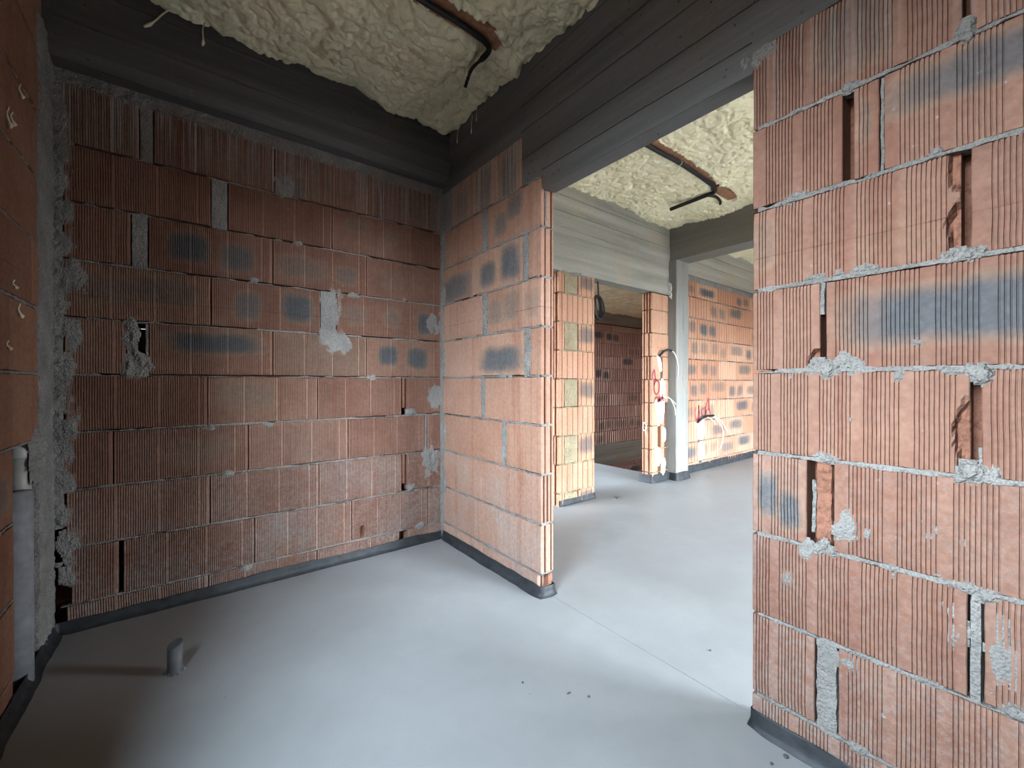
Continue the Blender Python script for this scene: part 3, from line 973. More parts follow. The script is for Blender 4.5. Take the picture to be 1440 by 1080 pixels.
# ------------------------------------------------------------------ concrete
def conc(mb, x0, x1, y0, y1, z0, z1, face, boards=(0.13, 0.16), step=0.005, seed=1, res=0.03, mat=0, cham=0.0):
    """box whose seen face carries the steps of the shuttering boards"""
    rng = random.Random(seed)
    if face in ('-y', '-x'):
        run = 1 if face == '-x' else 0
        r0, r1 = (y0, y1) if run else (x0, x1)
        zs, zl = [z0], z0
        offs = []
        while zl < z1:
            h = rng.uniform(*boards)
            zn = min(z1, zl + h)
            o_ = rng.uniform(-step, step)
            m_ = max(1, int((zn - zl) / 0.02))
            for i in range(m_ + 1):
                offs.append((zl + (zn - zl) * (i / m_) * 0.996 + (0.0 if i else 0.0), o_))
            offs.append((zn - 0.0008, o_ - 0.006 if rng.random() < .4 else o_ + 0.007))
            zl = zn
        offs = [(min(a, z1), b) for a, b in offs]
        A = np.array(offs)
        n = max(2, int((r1 - r0) / res))
        Rr, Zz = np.meshgrid(np.linspace(r0, r1, n), A[:, 0])
        D = A[:, 1][:, None] + 0.0022 * fbm(Rr * 3, Zz * 14, seed, 61) + 0.0008 * vn(Rr * 30, Zz * 60, seed, 62)
        Zz = Zz.copy()
        Zz[0] += 0.003 * fbm(Rr[0] * 9, 0, seed, 63)
        D[0] -= .003
        if cham:
            D = D - np.clip(cham - (Zz - z0), 0, cham) * 0.9
        if run:
            P = np.stack([x0 - D, Rr, Zz], -1)
        else:
            P = np.stack([Rr, y0 - D, Zz], -1)
        mb.grid(P, mat, flip=bool(run))
        if run:
            mb.box(x0 + .004, x1, y0, y1, z0 + .001, z1, mat)
        else:
            mb.box(x0, x1, y0 + .004 + cham, y1, z0 + .001, z1, mat)
    else:
        mb.box(x0, x1, y0, y1, z0, z1, mat)


mb = MB()
conc(mb, XL - .1, XP + .05, 2.49, 2.75, 2.425, 2.97, '-y', seed=5, cham=.03)
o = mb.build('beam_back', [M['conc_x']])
tag(o, 'dark board-marked concrete beam above the end wall', 'beam', kind='structure')

mb = MB()
conc(mb, XP, XP + .083, 1.700, 2.60, 2.375, 2.97, '-x', seed=8)
conc(mb, XP - .001, XP + .083, -1.7, 1.708, 2.11, 2.97, '-x', seed=11)
conc(mb, XP - .0015, XP + .083, .569, 1.545, 2.042, 2.135, '-x', boards=(.2, .3), seed=12)
mb.box(XP + .001, XP + .082, .56, .60, 2.05, 2.12)
o = mb.build('beam_lintel', [M['conc_y']])
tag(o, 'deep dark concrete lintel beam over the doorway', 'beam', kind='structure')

mb = MB()
conc(mb, XP + .083, 4.24, 2.585, 2.74, 2.425, 2.97, '-y', seed=21)
conc(mb, XP + .083, 4.24, 2.589, 2.73, 2.05, 2.428, '-y', seed=22)
conc(mb, 4.46, 9.1, 2.60, 2.78, 2.355, 2.97, '-y', seed=23)
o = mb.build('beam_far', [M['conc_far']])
tag(o, 'pale concrete beam running above the passage and far wall', 'beam', kind='structure')

mb = MB()
conc(mb, 4.22, 4.47, YS, 2.60, 2.425, 2.97, '-x', seed=31)
o = mb.build('beam_cross', [M['conc_far_y']])
tag(o, 'concrete beam crossing the far room from the post', 'beam', kind='structure')

mb = MB()
n = 60
zz = np.linspace(0, 2.426, n)
prof = [(4.222, 2.66), (4.222, 2.55), (4.221, 2.508), (4.229, 2.50), (4.26, 2.501), (4.29, 2.4985), (4.292, 2.501), (4.345, 2.5005), (4.35, 2.497), (4.40, 2.499), (4.404, 2.502), (4.45, 2.501), (4.466, 2.503), (4.47, 2.512), (4.47, 2.68)]
P = np.zeros((n, len(prof), 3))
for j, (x, y) in enumerate(prof):
    P[:, j, 0] = x + 0.003 * vn(zz * 6, j * .7, 0, 71)
    P[:, j, 1] = y + 0.003 * vn(zz * 7, j * .6, 0, 72)
    P[:, j, 2] = zz
mb.grid(P, 0)
mb.box(4.226, 4.466, 2.51, 2.75, 0, 2.42)
o = mb.build('post_concrete', [M['conc_post']])
tag(o, 'square concrete post standing between the narrow pier and far wall', 'post', kind='structure')

mb = MB()
conc(mb, 2.7, 8.1, 5.385, 5.5, -.56, -.14, '-y', seed=41)
conc(mb, 2.7, 8.1, 5.385, 5.5, 2.25, 2.97, '-y', seed=42)
o = mb.build('beam_stair', [M['conc_far']])
tag(o, 'concrete floor band and head beam of the stairwell wall', 'beam', kind='structure')

# ------------------------------------------------------------------ floor, roof slab, unseen walls
mb = MB()
mb.box(-.86, 1.4415, -1.75, 2.66, -.2, 0)
mb.box(1.4445, 9.1, YS - .15, 2.70, -.2, 0)
mb.box(2.6, 4.30, 2.70, 5.39, -.2, 0)
mb.box(1.43, 1.45, -1.75, 2.6, -.2, -.05)
o = mb.build('floor', [M['floor']])
tag(o, 'pale grey smooth concrete screed floor', 'floor', kind='structure')

mb = MB()
mb.box(-.7, 9.3, -2.9, 5.7, 2.96, 3.15)
o = mb.build('ceiling_slab', [M['conc_x']])
tag(o, 'concrete roof slab above the foam', 'slab', kind='structure')

mb = MB()
mb.box(-.65, 1.5, -1.85, -1.7, -.05, 2.97)
o = mb.build('wall_rear', [M['brick_smooth']])
tag(o, 'brick wall behind the camera', 'wall', kind='structure')
mb = MB()
xs = [1.3] + [q for wnd in WIN_FAR for q in wnd[:2]] + [9.2]
for i in range(0, len(xs), 2):
    mb.box(xs[i], xs[i + 1], YS - .2, YS, -.05, 2.97)
for (a, b, c, d) in WIN_FAR:
    mb.box(a, b, YS - .2, YS, -.05, c)
    mb.box(a, b, YS - .2, YS, d, 2.97)
o = mb.build('wall_street', [M['brick_smooth']])
tag(o, 'outer wall of the far room with two tall window openings', 'wall', kind='structure')
mb = MB()
mb.box(9.0, 9.2, YS, 2.8, -.05, 2.97)
mb.box(1.392, 1.475, YS, -1.7, -.05, 2.97)
o = mb.build('wall_side', [M['brick_smooth']])
tag(o, 'plain brick side wall of the far room', 'wall', kind='structure')
mb = MB()
mb.box(2.75, 2.9, 2.73, 2.85, -2.6, 2.97)
mb.box(2.75, 2.9, 5.3, 5.5, -2.6, 2.97)
mb.box(2.75, 2.9, 2.85, 5.3, -2.6, .1)  # the opening left above is unseen, added to brighten the stairwell
mb.box(2.75, 2.9, 2.85, 5.3, 2.3, 2.97)
mb.box(8.0, 8.1, 2.7, 5.5, -2.6, 2.97)
mb.box(2.7, 8.1, 2.66, 2.72, -2.6, -.05)
mb.box(2.7, 8.1, 2.6, 5.5, -2.7, -2.6)
mb.box(4.46, 8.1, 2.74, 2.80, -.05, 2.97)
o = mb.build('wall_stair_side', [M['brick_smooth']])
tag(o, 'side walls and pit of the stairwell', 'wall', kind='structure')


# ------------------------------------------------------------------ bitumen strips along the foot of the walls
def strip(name, pts, label, hgt=0.052, foot=0.030, closed=False):
    """pts: floor polyline of the wall faces, room on the left of the direction of travel"""
    mb = MB()
    dense, nrm = [], []
    for i in range(len(pts) - 1):
        a, b = np.array(pts[i]), np.array(pts[i + 1])
        L = np.linalg.norm(b - a)
        m_ = max(2, int(L / 0.02))
        t = (b - a) / L
        nn = np.array([-t[1], t[0]])
        for k in range(m_ + (1 if i == len(pts) - 2 else 0)):
            dense.append(a + (b - a) * k / m_)
            nrm.append(nn)
    dense, nrm = np.array(dense), np.array(nrm)
    sm = nrm.copy()
    for it in range(2):
        sm[1:-1] = (sm[:-2] + sm[1:-1] * 1.5 + sm[2:]) / 3.5
    L = np.arange(len(dense)) * 0.02
    sd = len(dense)
    prof = [(0.0, 1.0), (.10, 1.0), (.16, .9), (.2, .6), (.3, .33), (.55, .12), (.85, .03), (1.0, -0.02)]
    P = np.zeros((len(prof), len(dense), 3))
    hv = hgt * (1 + .14 * fbm(L * 6, 0, sd, 81))
    fv = foot * (1 + .25 * fbm(L * 5, 0, sd, 82))
    for j, (f, h) in enumerate(prof):
        wv = 0.0035 * fbm(L * 26, j * .8, sd, 83)
        dd = f * fv + .002 + wv
        P[j, :, 0] = dense[:, 0] + sm[:, 0] * dd
        P[j, :, 1] = dense[:, 1] + sm[:, 1] * dd
        P[j, :, 2] = h * hv + (wv if 0 < j < 6 else 0)
    mb.grid(P, 0)
    o = mb.build(name, [M['bitumen']], smooth=True)
    tag(o, label, 'skirting strip', kind='structure')


strip('baseboard_inner', [(XP + .083, 2.585), (XP + .083, 1.552), (XP, 1.552), (XP, YB), (XL, YB), (XL, 1.2)], 'black bitumen strip along the foot of the small room walls')
strip('baseboard_right', [(XP, -1.6), (XP, .568), (XP + .083, .568), (XP + .083, -1.6)], 'black bitumen strip along the foot of the right wall', foot=.020)
strip('baseboard_pier', [(2.99, 2.74), (2.99, YF), (2.52, YF), (2.52, 2.59)], 'black bitumen strip around the foot of the brick pier', foot=.02)
strip('baseboard_post', [(8.9, YW), (4.475, YW), (4.475, 2.495), (4.218, 2.495), (4.218, YF), (3.90, YF), (3.90, 2.75)], 'black bitumen strip along the post and far wall', hgt=.085, foot=.02)


# ------------------------------------------------------------------ spray foam ceilings
def dist_poly(x, y, pts):
    best = np.full(x.shape, 9.0)
    for (a, b) in zip(pts[:-1], pts[1:]):
        ax, ay = a[:2]; bx, by = b[:2]
        L2 = (bx - ax) ** 2 + (by - ay) ** 2
        t = np.clip(((x - ax) * (bx - ax) + (y - ay) * (by - ay)) / L2, 0, 1)
        best = np.minimum(best, np.hypot(x - ax - t * (bx - ax), y - ay - t * (by - ay)))
    return best


def foam(name, x0, x1, y0, y1, zf, res, mat, label, channels=(), seed=0, amp=1.0, cell=1.0):
    nx, ny = int((x1 - x0) / res), int((y1 - y0) / res)
    X, Y = np.meshgrid(np.linspace(x0, x1, nx), np.linspace(y0, y1, ny))
    wx = X + .035 * fbm(X * 9, Y * 9, 0, seed + 1) + .012 * fbm(X * 30, Y * 30, 0, seed + 2)
    wy = Y + .035 * fbm(X * 9, Y * 9, 5, seed + 3) + .012 * fbm(X * 30, Y * 30, 5, seed + 4)
    bl = lambda f: np.sqrt(np.clip(1 - (f / .82) ** 2, 0, 1))
    b1 = bl(worley(wx / (.12 * cell), wy / (.10 * cell), seed + 5))
    b2 = bl(worley(wx / (.055 * cell), wy / (.048 * cell), seed + 6))
    b3 = bl(worley(wx / (.026 * cell), wy / (.023 * cell), seed + 7))
    mask = np.clip(.75 + .8 * fbm(X * 4, Y * 4, 0, seed + 8), .25, 1.3)
    h = amp * (.022 * b1 + .026 * b2 * mask + .011 * b3 * mask)
    low = .020 * fbm(X * 2.2, Y * 2.2, 0, seed + 9)
    Z = zf(X, Y) + .03 - h + low
    for (pts, wd, dep) in channels:
        d = dist_poly(X, Y, pts) + .010 * fbm(X * 25, Y * 25, 0, seed + 10)
        q = np.clip((wd - d) / .010, 0, 1)
        Z = Z + q * (dep + h * .8)
    mb = MB()
    mb.grid(np.stack([X, Y, Z], -1), 0, flip=True)
    o = mb.build(name, [mat], smooth=True)
    tag(o, label, 'ceiling', kind='structure')


C1 = [(-.3, 1.645, 2.715), (.777, 1.648, 2.715), (1.04, 1.652, 2.715), (1.145, 1.672, 2.715), (1.172, 1.716, 2.712), (1.162, 1.834, 2.708), (1.18, 1.907, 2.704), (1.197, 1.961, 2.700)]
foam('ceiling_foam', -.50, 1.40, .60, 2.52, lambda x, y: 2.835 - .05 * np.clip((x + .4) / 1.8, 0, 1) - .03 * np.clip((2.1 - y) / .8, 0, 1), .006, M['foam'],
     'lumpy grey-yellow spray foam ceiling of the small room', [(C1[:4], .050, .050), ([(1.14, 1.67), (1.18, 1.69)], .055, .05), (C1[3:], .012, .02)], 11, amp=1.45, cell=1.05)
foam('ceiling_foam', -.50, 1.40, -1.72, .62, lambda x, y: 2.76 + 0 * x, .02, M['foam'], 'spray foam ceiling above the camera', (), 12)
C2 = [(1.576, 1.734, 2.750), (2.566, 1.736, 2.750), (2.956, 1.726, 2.750), (3.429, 1.744, 2.750), (3.567, 1.759, 2.747), (3.636, 1.803, 2.747), (3.646, 1.872, 2.747), (3.657, 2.231, 2.743)]
C2B = [(3.646, 1.872, 2.747), (3.744, 1.838, 2.747), (3.862, 1.857, 2.747), (3.926, 1.887, 2.750)]
foam('ceiling_foam', 1.46, 4.24, .3, 2.60, lambda x, y: 2.795 - .02 * np.clip((x - 3) / 1.2, 0, 1) + .02 * (y - 1.7), .008, M['foam_far'],
     'rough cream spray foam ceiling of the room beyond the doorway', [(C2[:6], .034, .05), ([(3.645, 1.773), (3.94, 1.793)], .055, .04)], 13, amp=1.0, cell=.72)
foam('ceiling_foam', 1.46, 4.24, YS, .32, lambda x, y: 2.77 + 0 * x, .03, M['foam_far'], 'cream spray foam over the window side of the far room', (), 14)
foam('ceiling_foam', 4.45, 9.1, YS, 2.63, lambda x, y: 2.79 + 0 * x, .022, M['foam_far'], 'cream spray foam ceiling beyond the cross beam', (), 15)
foam('ceiling_foam', 2.8, 8.05, 2.72, 5.42, lambda x, y: 2.48 + 0 * x + .05 * (y - 5), .022, M['foam_far'], 'spray foam ceiling of the stairwell', (), 16)


# ------------------------------------------------------------------ things
def single(name, mb, mat, label, cat, group=None, smooth=True):
    return tag(mb.build(name, mat if isinstance(mat, list) else [mat], smooth=smooth), label, cat, group)


def empty(name, loc, label, cat, group=None):
    o = bpy.data.objects.new(name, None)
    o.location = loc
    o.empty_display_size = .05
    COL.objects.link(o)
    return tag(o, label, cat, group)


def child(mb, name, mat, parent, smooth=True):
    l = np.array(parent.location)
    mb.v = [v - l for v in mb.v]
    return mb.build(name, [mat], parent, smooth=smooth)


# pipe stub in the floor, cut aslant
mb = MB()
px, py, pr_, ph = -.045, 1.990, .0235, .108
n = 28
V, F = [], []
rings = [(pr_, 0, 0), (pr_, 1, 0), (pr_ - .003, 1, 0), (pr_ - .003, 0.1, 0)]
for (r, top, _) in rings:
    for k in range(n):
        a = 2 * math.pi * k / n
        x, y = r * math.cos(a), r * math.sin(a)
        z = (-.005 if top == 0 else .02 if top == .1 else ph - .004 + .30 * x + .22 * y)
        V.append((px + x + .012 * 0, py + y, z))
for i in range(3):
    for k in range(n):
        F.append((i * n + k, i * n + (k + 1) % n, (i + 1) * n + (k + 1) % n, (i + 1) * n + k))
mb.add(V, F)
o = single('floor_pipe', mb, M['greypipe'], 'short grey plastic pipe stub standing up from the floor', 'pipe')
mb = MB()
for i in range(26):
    a, r = random.uniform(0, 6.28), random.uniform(.022, .032)
    c = np.array((px + r * math.cos(a), py + r * math.sin(a), random.uniform(0, .004)))
    s_ = random.uniform(.003, .008)
    q = [(1, 0, 0), (-1, 0, 0), (0, 1, 0), (0, -1, 0), (0, 0, 1), (0, 0, -.6)]
    mb.add([c + np.array(v) * s_ * random.uniform(.7, 1.3) for v in q], [(0, 2, 4), (2, 1, 4), (1, 3, 4), (3, 0, 4), (2, 0, 5), (1, 2, 5), (3, 1, 5), (0, 3, 5)])
c_ = mb.build('mortar_collar', [M['mortar']], o)
c_['label'] = 'crumbly mortar collar'

# drain pipe in the chase of the left wall
DX, DY = XL - .030, 2.225
t = empty('drain_pipe', (DX, DY, 0), 'grey and white drain pipe standing in the chase of the left wall', 'pipe')
mb = MB(); tube(mb, [(DX, DY + .078, .60), (DX, DY + .078, .80)], .027, 20); child(mb, 'pipe', M['whitepipe'], t)
mb = MB(); tube(mb, smooth_path([(DX, DY + .078, .80), (DX, DY + .080, .835), (DX - .010, DY + .086, .855), (DX - .030, DY + .095, .862)], 6), .031, 20); child(mb, 'elbow', M['whitepipe'], t)
mb = MB(); tube(mb, [(DX, DY + .006, .0), (DX, DY + .004, .3), (DX, DY, .55), (DX, DY + .005, .69)], .047, 22); child(mb, 'insulation_sleeve', M['sleeve'], t)


# ceiling conduits
def conduit(name, pts, r, label, group=None, branch=None, ties=(), rad_end=None):
    mb = MB()
    p = smooth_path(pts, 8)
    rr = [r] * len(p)
    if rad_end:
        m_ = len(p)
        rr = [r if i < m_ * .62 else r * (rad_end + .25 * random.random()) for i in range(m_)]
    tube(mb, p, r, 12, radii=rr)
    o = single(name, mb, M['black'], label, 'conduit', group)
    if branch:
        mb = MB(); tube(mb, smooth_path(branch, 6), r * .7, 10); mb.build('branch', [M['black']], o, smooth=True)
    for (x, y, z) in ties:
        mb = MB()
        tube(mb, [(x, y + 1.12 * r * math.cos(a), z + 1.12 * r * math.sin(a)) for a in np.linspace(0, 2 * math.pi, 14)[:-1]], .002, 6, closed=True)
        mb.build('cable_tie', [M['wire']], o, smooth=True)
    return o


conduit('electrical_conduit', C1, .014, 'black conduit in the grey-yellow foam, bending to a thin tail', rad_end=.5)
conduit('electrical_conduit', C2, .017, 'black conduit with a white tie in the cream foam beyond the doorway', branch=C2B, ties=((C2[2][0], C2[2][1], C2[2][2]), ))


def batten(x0, x1, y0, y1, z0, z1, label):
    mb = MB()
    nx = max(4, int((x1 - x0) / .02))
    X, Yy = np.meshgrid(np.linspace(x0, x1, nx), np.linspace(y0, y1, 6))
    for zc_, fl in ((z0, True), (z1, False)):
        Z = zc_ + .0015 * fbm(X * 20, Yy * 60, zc_, 91)
        mb.grid(np.stack([X, Yy, Z], -1), 0, flip=fl)
    mb.box(x0, x1, y0, y1, z0 + .003, z1 - .003)
    single('wood_batten', mb, M['wood'], label, 'batten', smooth=False)


batten(.3, 1.215, 1.600, 1.705, 2.740, 2.760, 'brown batten behind the conduit in the small room foam')
batten(1.5, 3.585, 1.695, 1.772, 2.772, 2.79, 'brown batten behind the conduit in the cream foam')
batten(3.605, 3.96, 1.735, 1.83, 2.772, 2.79, 'short brown board at the bend of the far conduit')

# cable coil hanging in the passage
mb = MB()
cx, cz = 3.107, 1.80
yc = 2.66
for j, (rx, rz, ph_) in enumerate(((.075, .115, 0), (.060, .112, .5), (.045, .118, 1.0), (.07, .10, 1.7))):
    tube(mb, [(cx + .012 * (j - 1.5) * .4 + rx * math.cos(a), yc + .012 * (j - 1.5) + .05 * math.sin(a + ph_) * .3, cz + rz * math.sin(a)) for a in np.linspace(0, 2 * math.pi, 33)[:-1]], .0085, 8, closed=True)
tube(mb, smooth_path([(cx + .01, yc, cz + .11), (cx, yc, cz + .2), (cx - .003, yc, 2.06)], 5), .008, 8)
single('cable_coil', mb, M['black'], 'coil of black cable hanging from the beam in the passage opening', 'cable')


# conduits coming out of the walls, with white wires
def outlet(loc, path, r, wires, label):
    t = empty('wall_conduit', loc, label, 'conduit')
    mb = MB(); tube(mb, smooth_path(path, 6), r, 10); child(mb, 'sleeve', M['black'], t)
    for wp, wr in wires:
        mb = MB(); tube(mb, smooth_path(wp, 7), wr, 8); child(mb, 'wire', M['wire'], t)


outlet((4.03, 2.59, 1.37), [(4.03, 2.61, 1.345), (4.03, 2.57, 1.385), (4.06, 2.545, 1.42), (4.11, 2.53, 1.432), (4.16, 2.525, 1.425)], .013,
       [([(4.15, 2.525, 1.427), (4.20, 2.515, 1.40), (4.225, 2.50, 1.33), (4.235, 2.49, 1.24), (4.225, 2.488, 1.14)], .0048)],
       'black conduit curving out of the upper narrow pier with one white wire')
outlet((4.03, 2.59, .875), [(4.02, 2.60, .87), (4.035, 2.575, .905), (4.06, 2.56, .915)], .012,
       [([(4.05, 2.56, .915), (4.10, 2.54, .92), (4.15, 2.525, .89), (4.20, 2.51, .80), (4.205, 2.505, .72)], .0042), ([(4.05, 2.56, .912), (4.12, 2.53, .91), (4.18, 2.515, .87), (4.21, 2.50, .84)], .0042)],
       'dark conduit low on the narrow pier with two white wires')
outlet((4.93, 2.62, .61), [(4.90, 2.63, .585), (4.94, 2.60, .63), (5.02, 2.585, .66), (5.10, 2.575, .665), (5.18, 2.57, .665)], .015,
       [([(5.15, 2.57, .665), (5.28, 2.55, .62), (5.38, 2.53, .53), (5.47, 2.53, .44)], .0048), ([(5.15, 2.57, .662), (5.25, 2.55, .60), (5.36, 2.54, .48), (5.36, 2.54, .34), (5.30, 2.55, .23)], .0042),
        ([(5.02, 2.58, .66), (5.12, 2.56, .62), (5.20, 2.55, .55)], .0042)],
       'black conduit low on the far wall with drooping white wires')


# white plaster dabs that hold the conduits
def dab(pts, y, label, seed):
    """outline in (x, z) filled and raised off the wall"""
    P = np.array(pts, float)
    c = P.mean(0)
    n = 40
    ang = np.linspace(0, 1, n, endpoint=False)
    Q = np.array(smooth_path([(*p, 0) for p in list(P) + [P[0]]], 6))[:-1, :2]
    mb = MB()
    rows = []
    for f, h in ((1.0, .004), (.97, -.012), (.8, -.02), (.45, -.026), (.05, -.028)):
        R_ = c + (Q - c) * f * (1 + .04 * vn(np.arange(len(Q)) * .9, f, 0, seed))[:, None]
        hh = h + .003 * vn(R_[:, 0] * 60, R_[:, 1] * 60, 0, seed + 1) * (h < 0)
        rows.append(np.stack([R_[:, 0], y + hh, R_[:, 1]], -1))
    G = np.array(rows)
    G = np.concatenate([G, G[:, :1]], 1)
    mb.grid(G, 0)
    single('plaster_dab', mb, M['plaster'], label, 'plaster dab', smooth=True)


YD = YF + .004
dab([(3.99, 1.37), (4.03, 1.36), (4.06, 1.29), (4.075, 1.20), (4.04, 1.21), (4.01, 1.27)], YD, 'small white plaster dab under the top conduit of the narrow pier', 1)
dab([(4.07, 1.13), (4.11, 1.11), (4.14, 1.03), (4.135, .96), (4.11, .90), (4.07, .92), (4.06, 1.02)], YD, 'long oval white plaster dab beside the red painted loop', 2)
dab([(3.955, .88), (3.985, .89), (4.02, .85), (4.08, .89), (4.13, .86), (4.125, .74), (4.09, .62), (4.06, .66), (4.02, .60), (3.985, .74)], YD, 'widest white plaster dab, spread around the lower pier conduit', 3)
dab([(4.10, .57), (4.14, .58), (4.155, .49), (4.13, .42), (4.10, .46)], YD, 'small white plaster dab between the wide dab and the floor', 4)
dab([(3.965, .36), (4.01, .38), (4.055, .35), (4.06, .25), (4.03, .17), (3.99, .19), (3.965, .26)], YD, 'round white plaster dab on the foot of the pier', 5)
dab([(4.085, .24), (4.13, .25), (4.15, .20), (4.13, .10), (4.10, .06), (4.075, .12)], YD, 'lowest white plaster dab of the narrow pier', 6)
YE = YW + .003
dab([(4.90, .60), (4.98, .64), (5.06, .66), (5.06, .58), (5.08, .47), (5.05, .40), (4.99, .37), (4.93, .40), (4.90, .50)], YE, 'upper tall white plaster dab on the far wall', 7)
dab([(4.97, .36), (5.02, .345), (5.07, .27), (5.06, .17), (5.01, .12), (4.94, .13), (4.91, .20), (4.93, .29)], YE, 'lower white plaster dab on the far wall', 8)

# dark sheets on the wall: shade of cable channels put in as colour
for (x0, x1, z0, z1, y, lb) in ((4.055, 4.085, 1.10, 1.23, YF - .002, 'dark sheet painted as the shaded cut between the two upper plaster dabs'), (4.93, 5.03, .30, .42, YW - .004, 'dark sheet painted as the shaded cut between the far wall plaster dabs'),
                                (4.95, 5.02, .085, .15, YW - .004, 'dark sheet painted as the shaded cut below the far wall plaster dabs')):
    mb = MB()
    n = 14
    zz = np.linspace(z0, z1, n)
    X = np.stack([x0 + .006 * vn(zz * 40, 1, 0, 5), (x0 + x1) / 2 + 0 * zz, x1 + .006 * vn(zz * 40, 2, 0, 5)], 1)
    G = np.stack([X, np.stack([y + .004 + 0 * zz, y - .001 + 0 * zz, y + .004 + 0 * zz], 1), np.stack([zz] * 3, 1)], -1)
    mb.grid(G, 0)
    tag(mb.build('wall_chase_shade', [M['dark']]), lb, 'wall cut', kind='structure')


# red painted signs
def paint(strokes, y, w_, label):
    mb = MB()
    for st in strokes:
        p = smooth_path([(a, 0, b) for a, b in st], 7) if len(st) > 2 else [np.array((st[0][0], 0, st[0][1])), np.array((st[1][0], 0, st[1][1]))]
        p = np.array(p)
        T = np.gradient(p, axis=0)
        T /= np.linalg.norm(T, axis=1)[:, None] + 1e-9
        Nn = np.stack([-T[:, 2], 0 * T[:, 0], T[:, 0]], -1)
        G = np.stack([p - Nn * w_, p + Nn * w_], 1)
        G[:, :, 1] = y
        mb.grid(G, 0)
        G2 = G.copy(); G2[:, :, 1] = y + .001
        mb.grid(G2, 0)
    single('painted_mark', mb, M['red'], label, 'painted mark', smooth=False)


YM = YF - .0035
paint([[(3.905, 1.12), (3.915, 1.18), (3.945, 1.21), (3.955, 1.16), (3.965, 1.12), (3.99, 1.10)],
       [(3.965, 1.12), (3.94, 1.06), (3.95, .98), (3.99, .95), (4.03, .99), (4.035, 1.06), (4.01, 1.10), (3.965, 1.09), (3.94, 1.05)]], YM, .010, 'red painted figure like an 8 on the narrow pier')
paint([[(3.955, .87), (3.965, .91), (4.0, .925), (4.025, .90), (4.02, .865)], [(4.045, .955), (4.05, .90), (4.06, .87)]], YM - .03, .010, 'red painted stroke above the widest plaster dab')
YN = YW - .0035
paint([[(4.87, .78), (4.855, .70), (4.88, .63), (4.93, .66), (4.945, .74), (4.94, .80)], [(4.94, .80), (4.95, .72), (4.94, .62), (4.88, .60)],
       [(5.08, .76), (5.02, .74), (5.03, .67), (5.09, .66), (5.11, .72), (5.09, .77), (5.10, .70), (5.13, .68)], [(5.10, .75), (5.17, .87), (5.19, .84), (5.19, .76), (5.24, .68)], [(5.10, .70), (5.16, .74), (5.20, .74)]],
      YN, .011, 'red painted letters above the conduit on the far wall')

# small wires and foam scribbles
mb = MB()
tube(mb, [(3.893 + .004 * math.cos(a * 2), 2.68 + .02 * math.cos(a), .60 + .045 * math.sin(a)) for a in np.linspace(0, 6.28, 20)[:-1]], .005, 6, closed=True)
tube(mb, smooth_path([(3.895, 2.67, .60), (3.88, 2.66, .57), (3.885, 2.66, .52)], 5), .004, 6)
single('wire_loop', mb, M['wire'], 'small loop of pale wire on the edge of the narrow pier', 'wire')
mb = MB()
for k in range(3):
    tube(mb, smooth_path([(4.214, 2.575 + .02 * math.sin(i * 1.9 + k) , 2.17 - i * .028 + .01 * k) for i in range(7)], 4), .0045, 6)
single('foam_scribble', mb, M['plaster'], 'white squiggle of dried foam high on the side of the post', 'foam')


# foam strands dripped on beams and bricks
def strand(p0, p1, r, label, blob=True):
    mb = MB()
    a, b = np.array(p0, float), np.array(p1, float)
    pts = [a + (b - a) * f + np.array((.004, .004, 0)) * math.sin(f * 5 + r * 900) * (1 if 0 < f < 1 else .3) for f in np.linspace(0, 1, 8)]
    rad = [r * (.6 + .5 * f) for f in np.linspace(0, 1, 8)]
    if blob:
        rad[-2] = r * 2.0
        rad[-1] = r * 1.2
    tube(mb, pts, r, 7, radii=rad)
    single('foam_strand', mb, M['strand'], label, 'foam strand', 'dried foam strands')


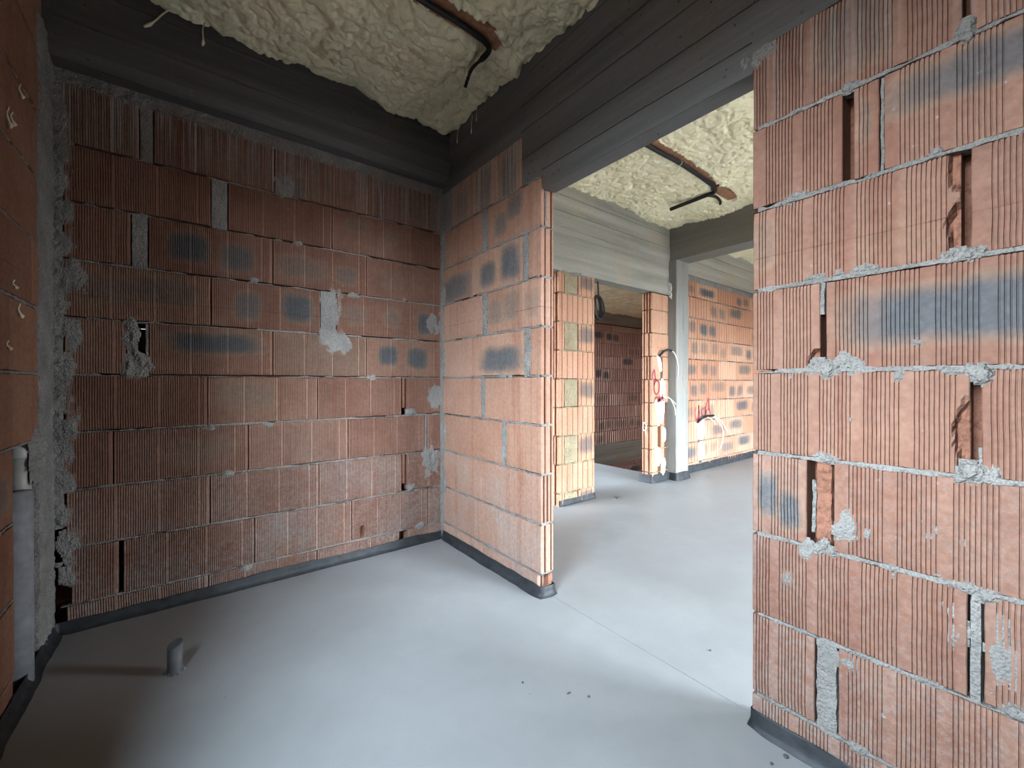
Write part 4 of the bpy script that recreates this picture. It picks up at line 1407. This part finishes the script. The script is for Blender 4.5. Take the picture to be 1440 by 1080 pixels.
strand((1.385, 2.19, 2.735), (1.384, 2.20, 2.62), .0022, 'longer foam strand hanging by the ceiling corner, on the lintel side')
strand((1.385, 2.36, 2.735), (1.383, 2.37, 2.64), .0020, 'thin foam strand hanging next to the ceiling corner')
strand((1.386, 2.14, 2.75), (1.384, 2.14, 2.67), .0022, 'short foam strand under the foam lump at the ceiling corner')
strand((-.05, 2.482, 2.81), (-.16, 2.484, 2.67), .004, 'foam strand slanting down the back beam near the left wall')
strand((.06, 2.482, 2.80), (.05, 2.484, 2.69), .0035, 'foam strand hanging straight down the back beam')
for (y, z, l, lab) in ((2.16, 2.10, .05, 'topmost foam drip on the left brick wall'), (2.04, 1.96, .07, 'longer of two foam drips on the upper left brick wall'), (2.075, 1.96, .045, 'shorter of two foam drips on the upper left brick wall'),
                       (2.09, 1.415, .03, 'foam drip on the left brick wall above the middle joint'), (2.145, 1.345, .05, 'long foam drip in the middle of the left brick wall'), (2.03, 1.21, .03, 'lowest foam drip on the left brick wall')):
    strand((XL + .004, y, z), (XL + .007, y - .004, z - l), .003, lab)


# grit on the floor
def chip(x, y, s_, label, el=1.0):
    mb = MB()
    rng = random.Random(int(x * 1000))
    V = []
    for (r, z) in ((.7, 0), (1.0, .35), (.5, .8)):
        for k in range(6):
            a = k * math.pi / 3 + .6
            V.append((x + s_ * r * el * math.cos(a) * rng.uniform(.7, 1.2), y + s_ * r * math.sin(a) * rng.uniform(.7, 1.2), s_ * z))
    F = [(0, 5, 4, 3, 2, 1), (12, 13, 14, 15, 16, 17)]
    for i in range(2):
        for k in range(6):
            F.append((i * 6 + k, i * 6 + (k + 1) % 6, (i + 1) * 6 + (k + 1) % 6, (i + 1) * 6 + k))
    mb.add(V, F)
    single('grit_chip', mb, M['stone'], label, 'grit', 'grit on the floor', smooth=False)


chip(1.078, .962, .006, 'dark grit chip on the floor, left of the floor joint')
chip(1.036, 1.015, .004, 'thin dark splinter on the middle of the floor', 3.0)
chip(.942, 1.153, .005, 'dark speck of grit in the middle of the small room floor')
chip(1.351, .46, .008, 'grit chip against the foot of the right wall')
chip(1.294, .476, .006, 'second grit chip near the foot of the right wall')
chip(1.65, .83, .005, 'grit chip just beyond the floor joint')
chip(3.17, 2.462, .014, 'dark flake on the floor before the passage', 2.5)
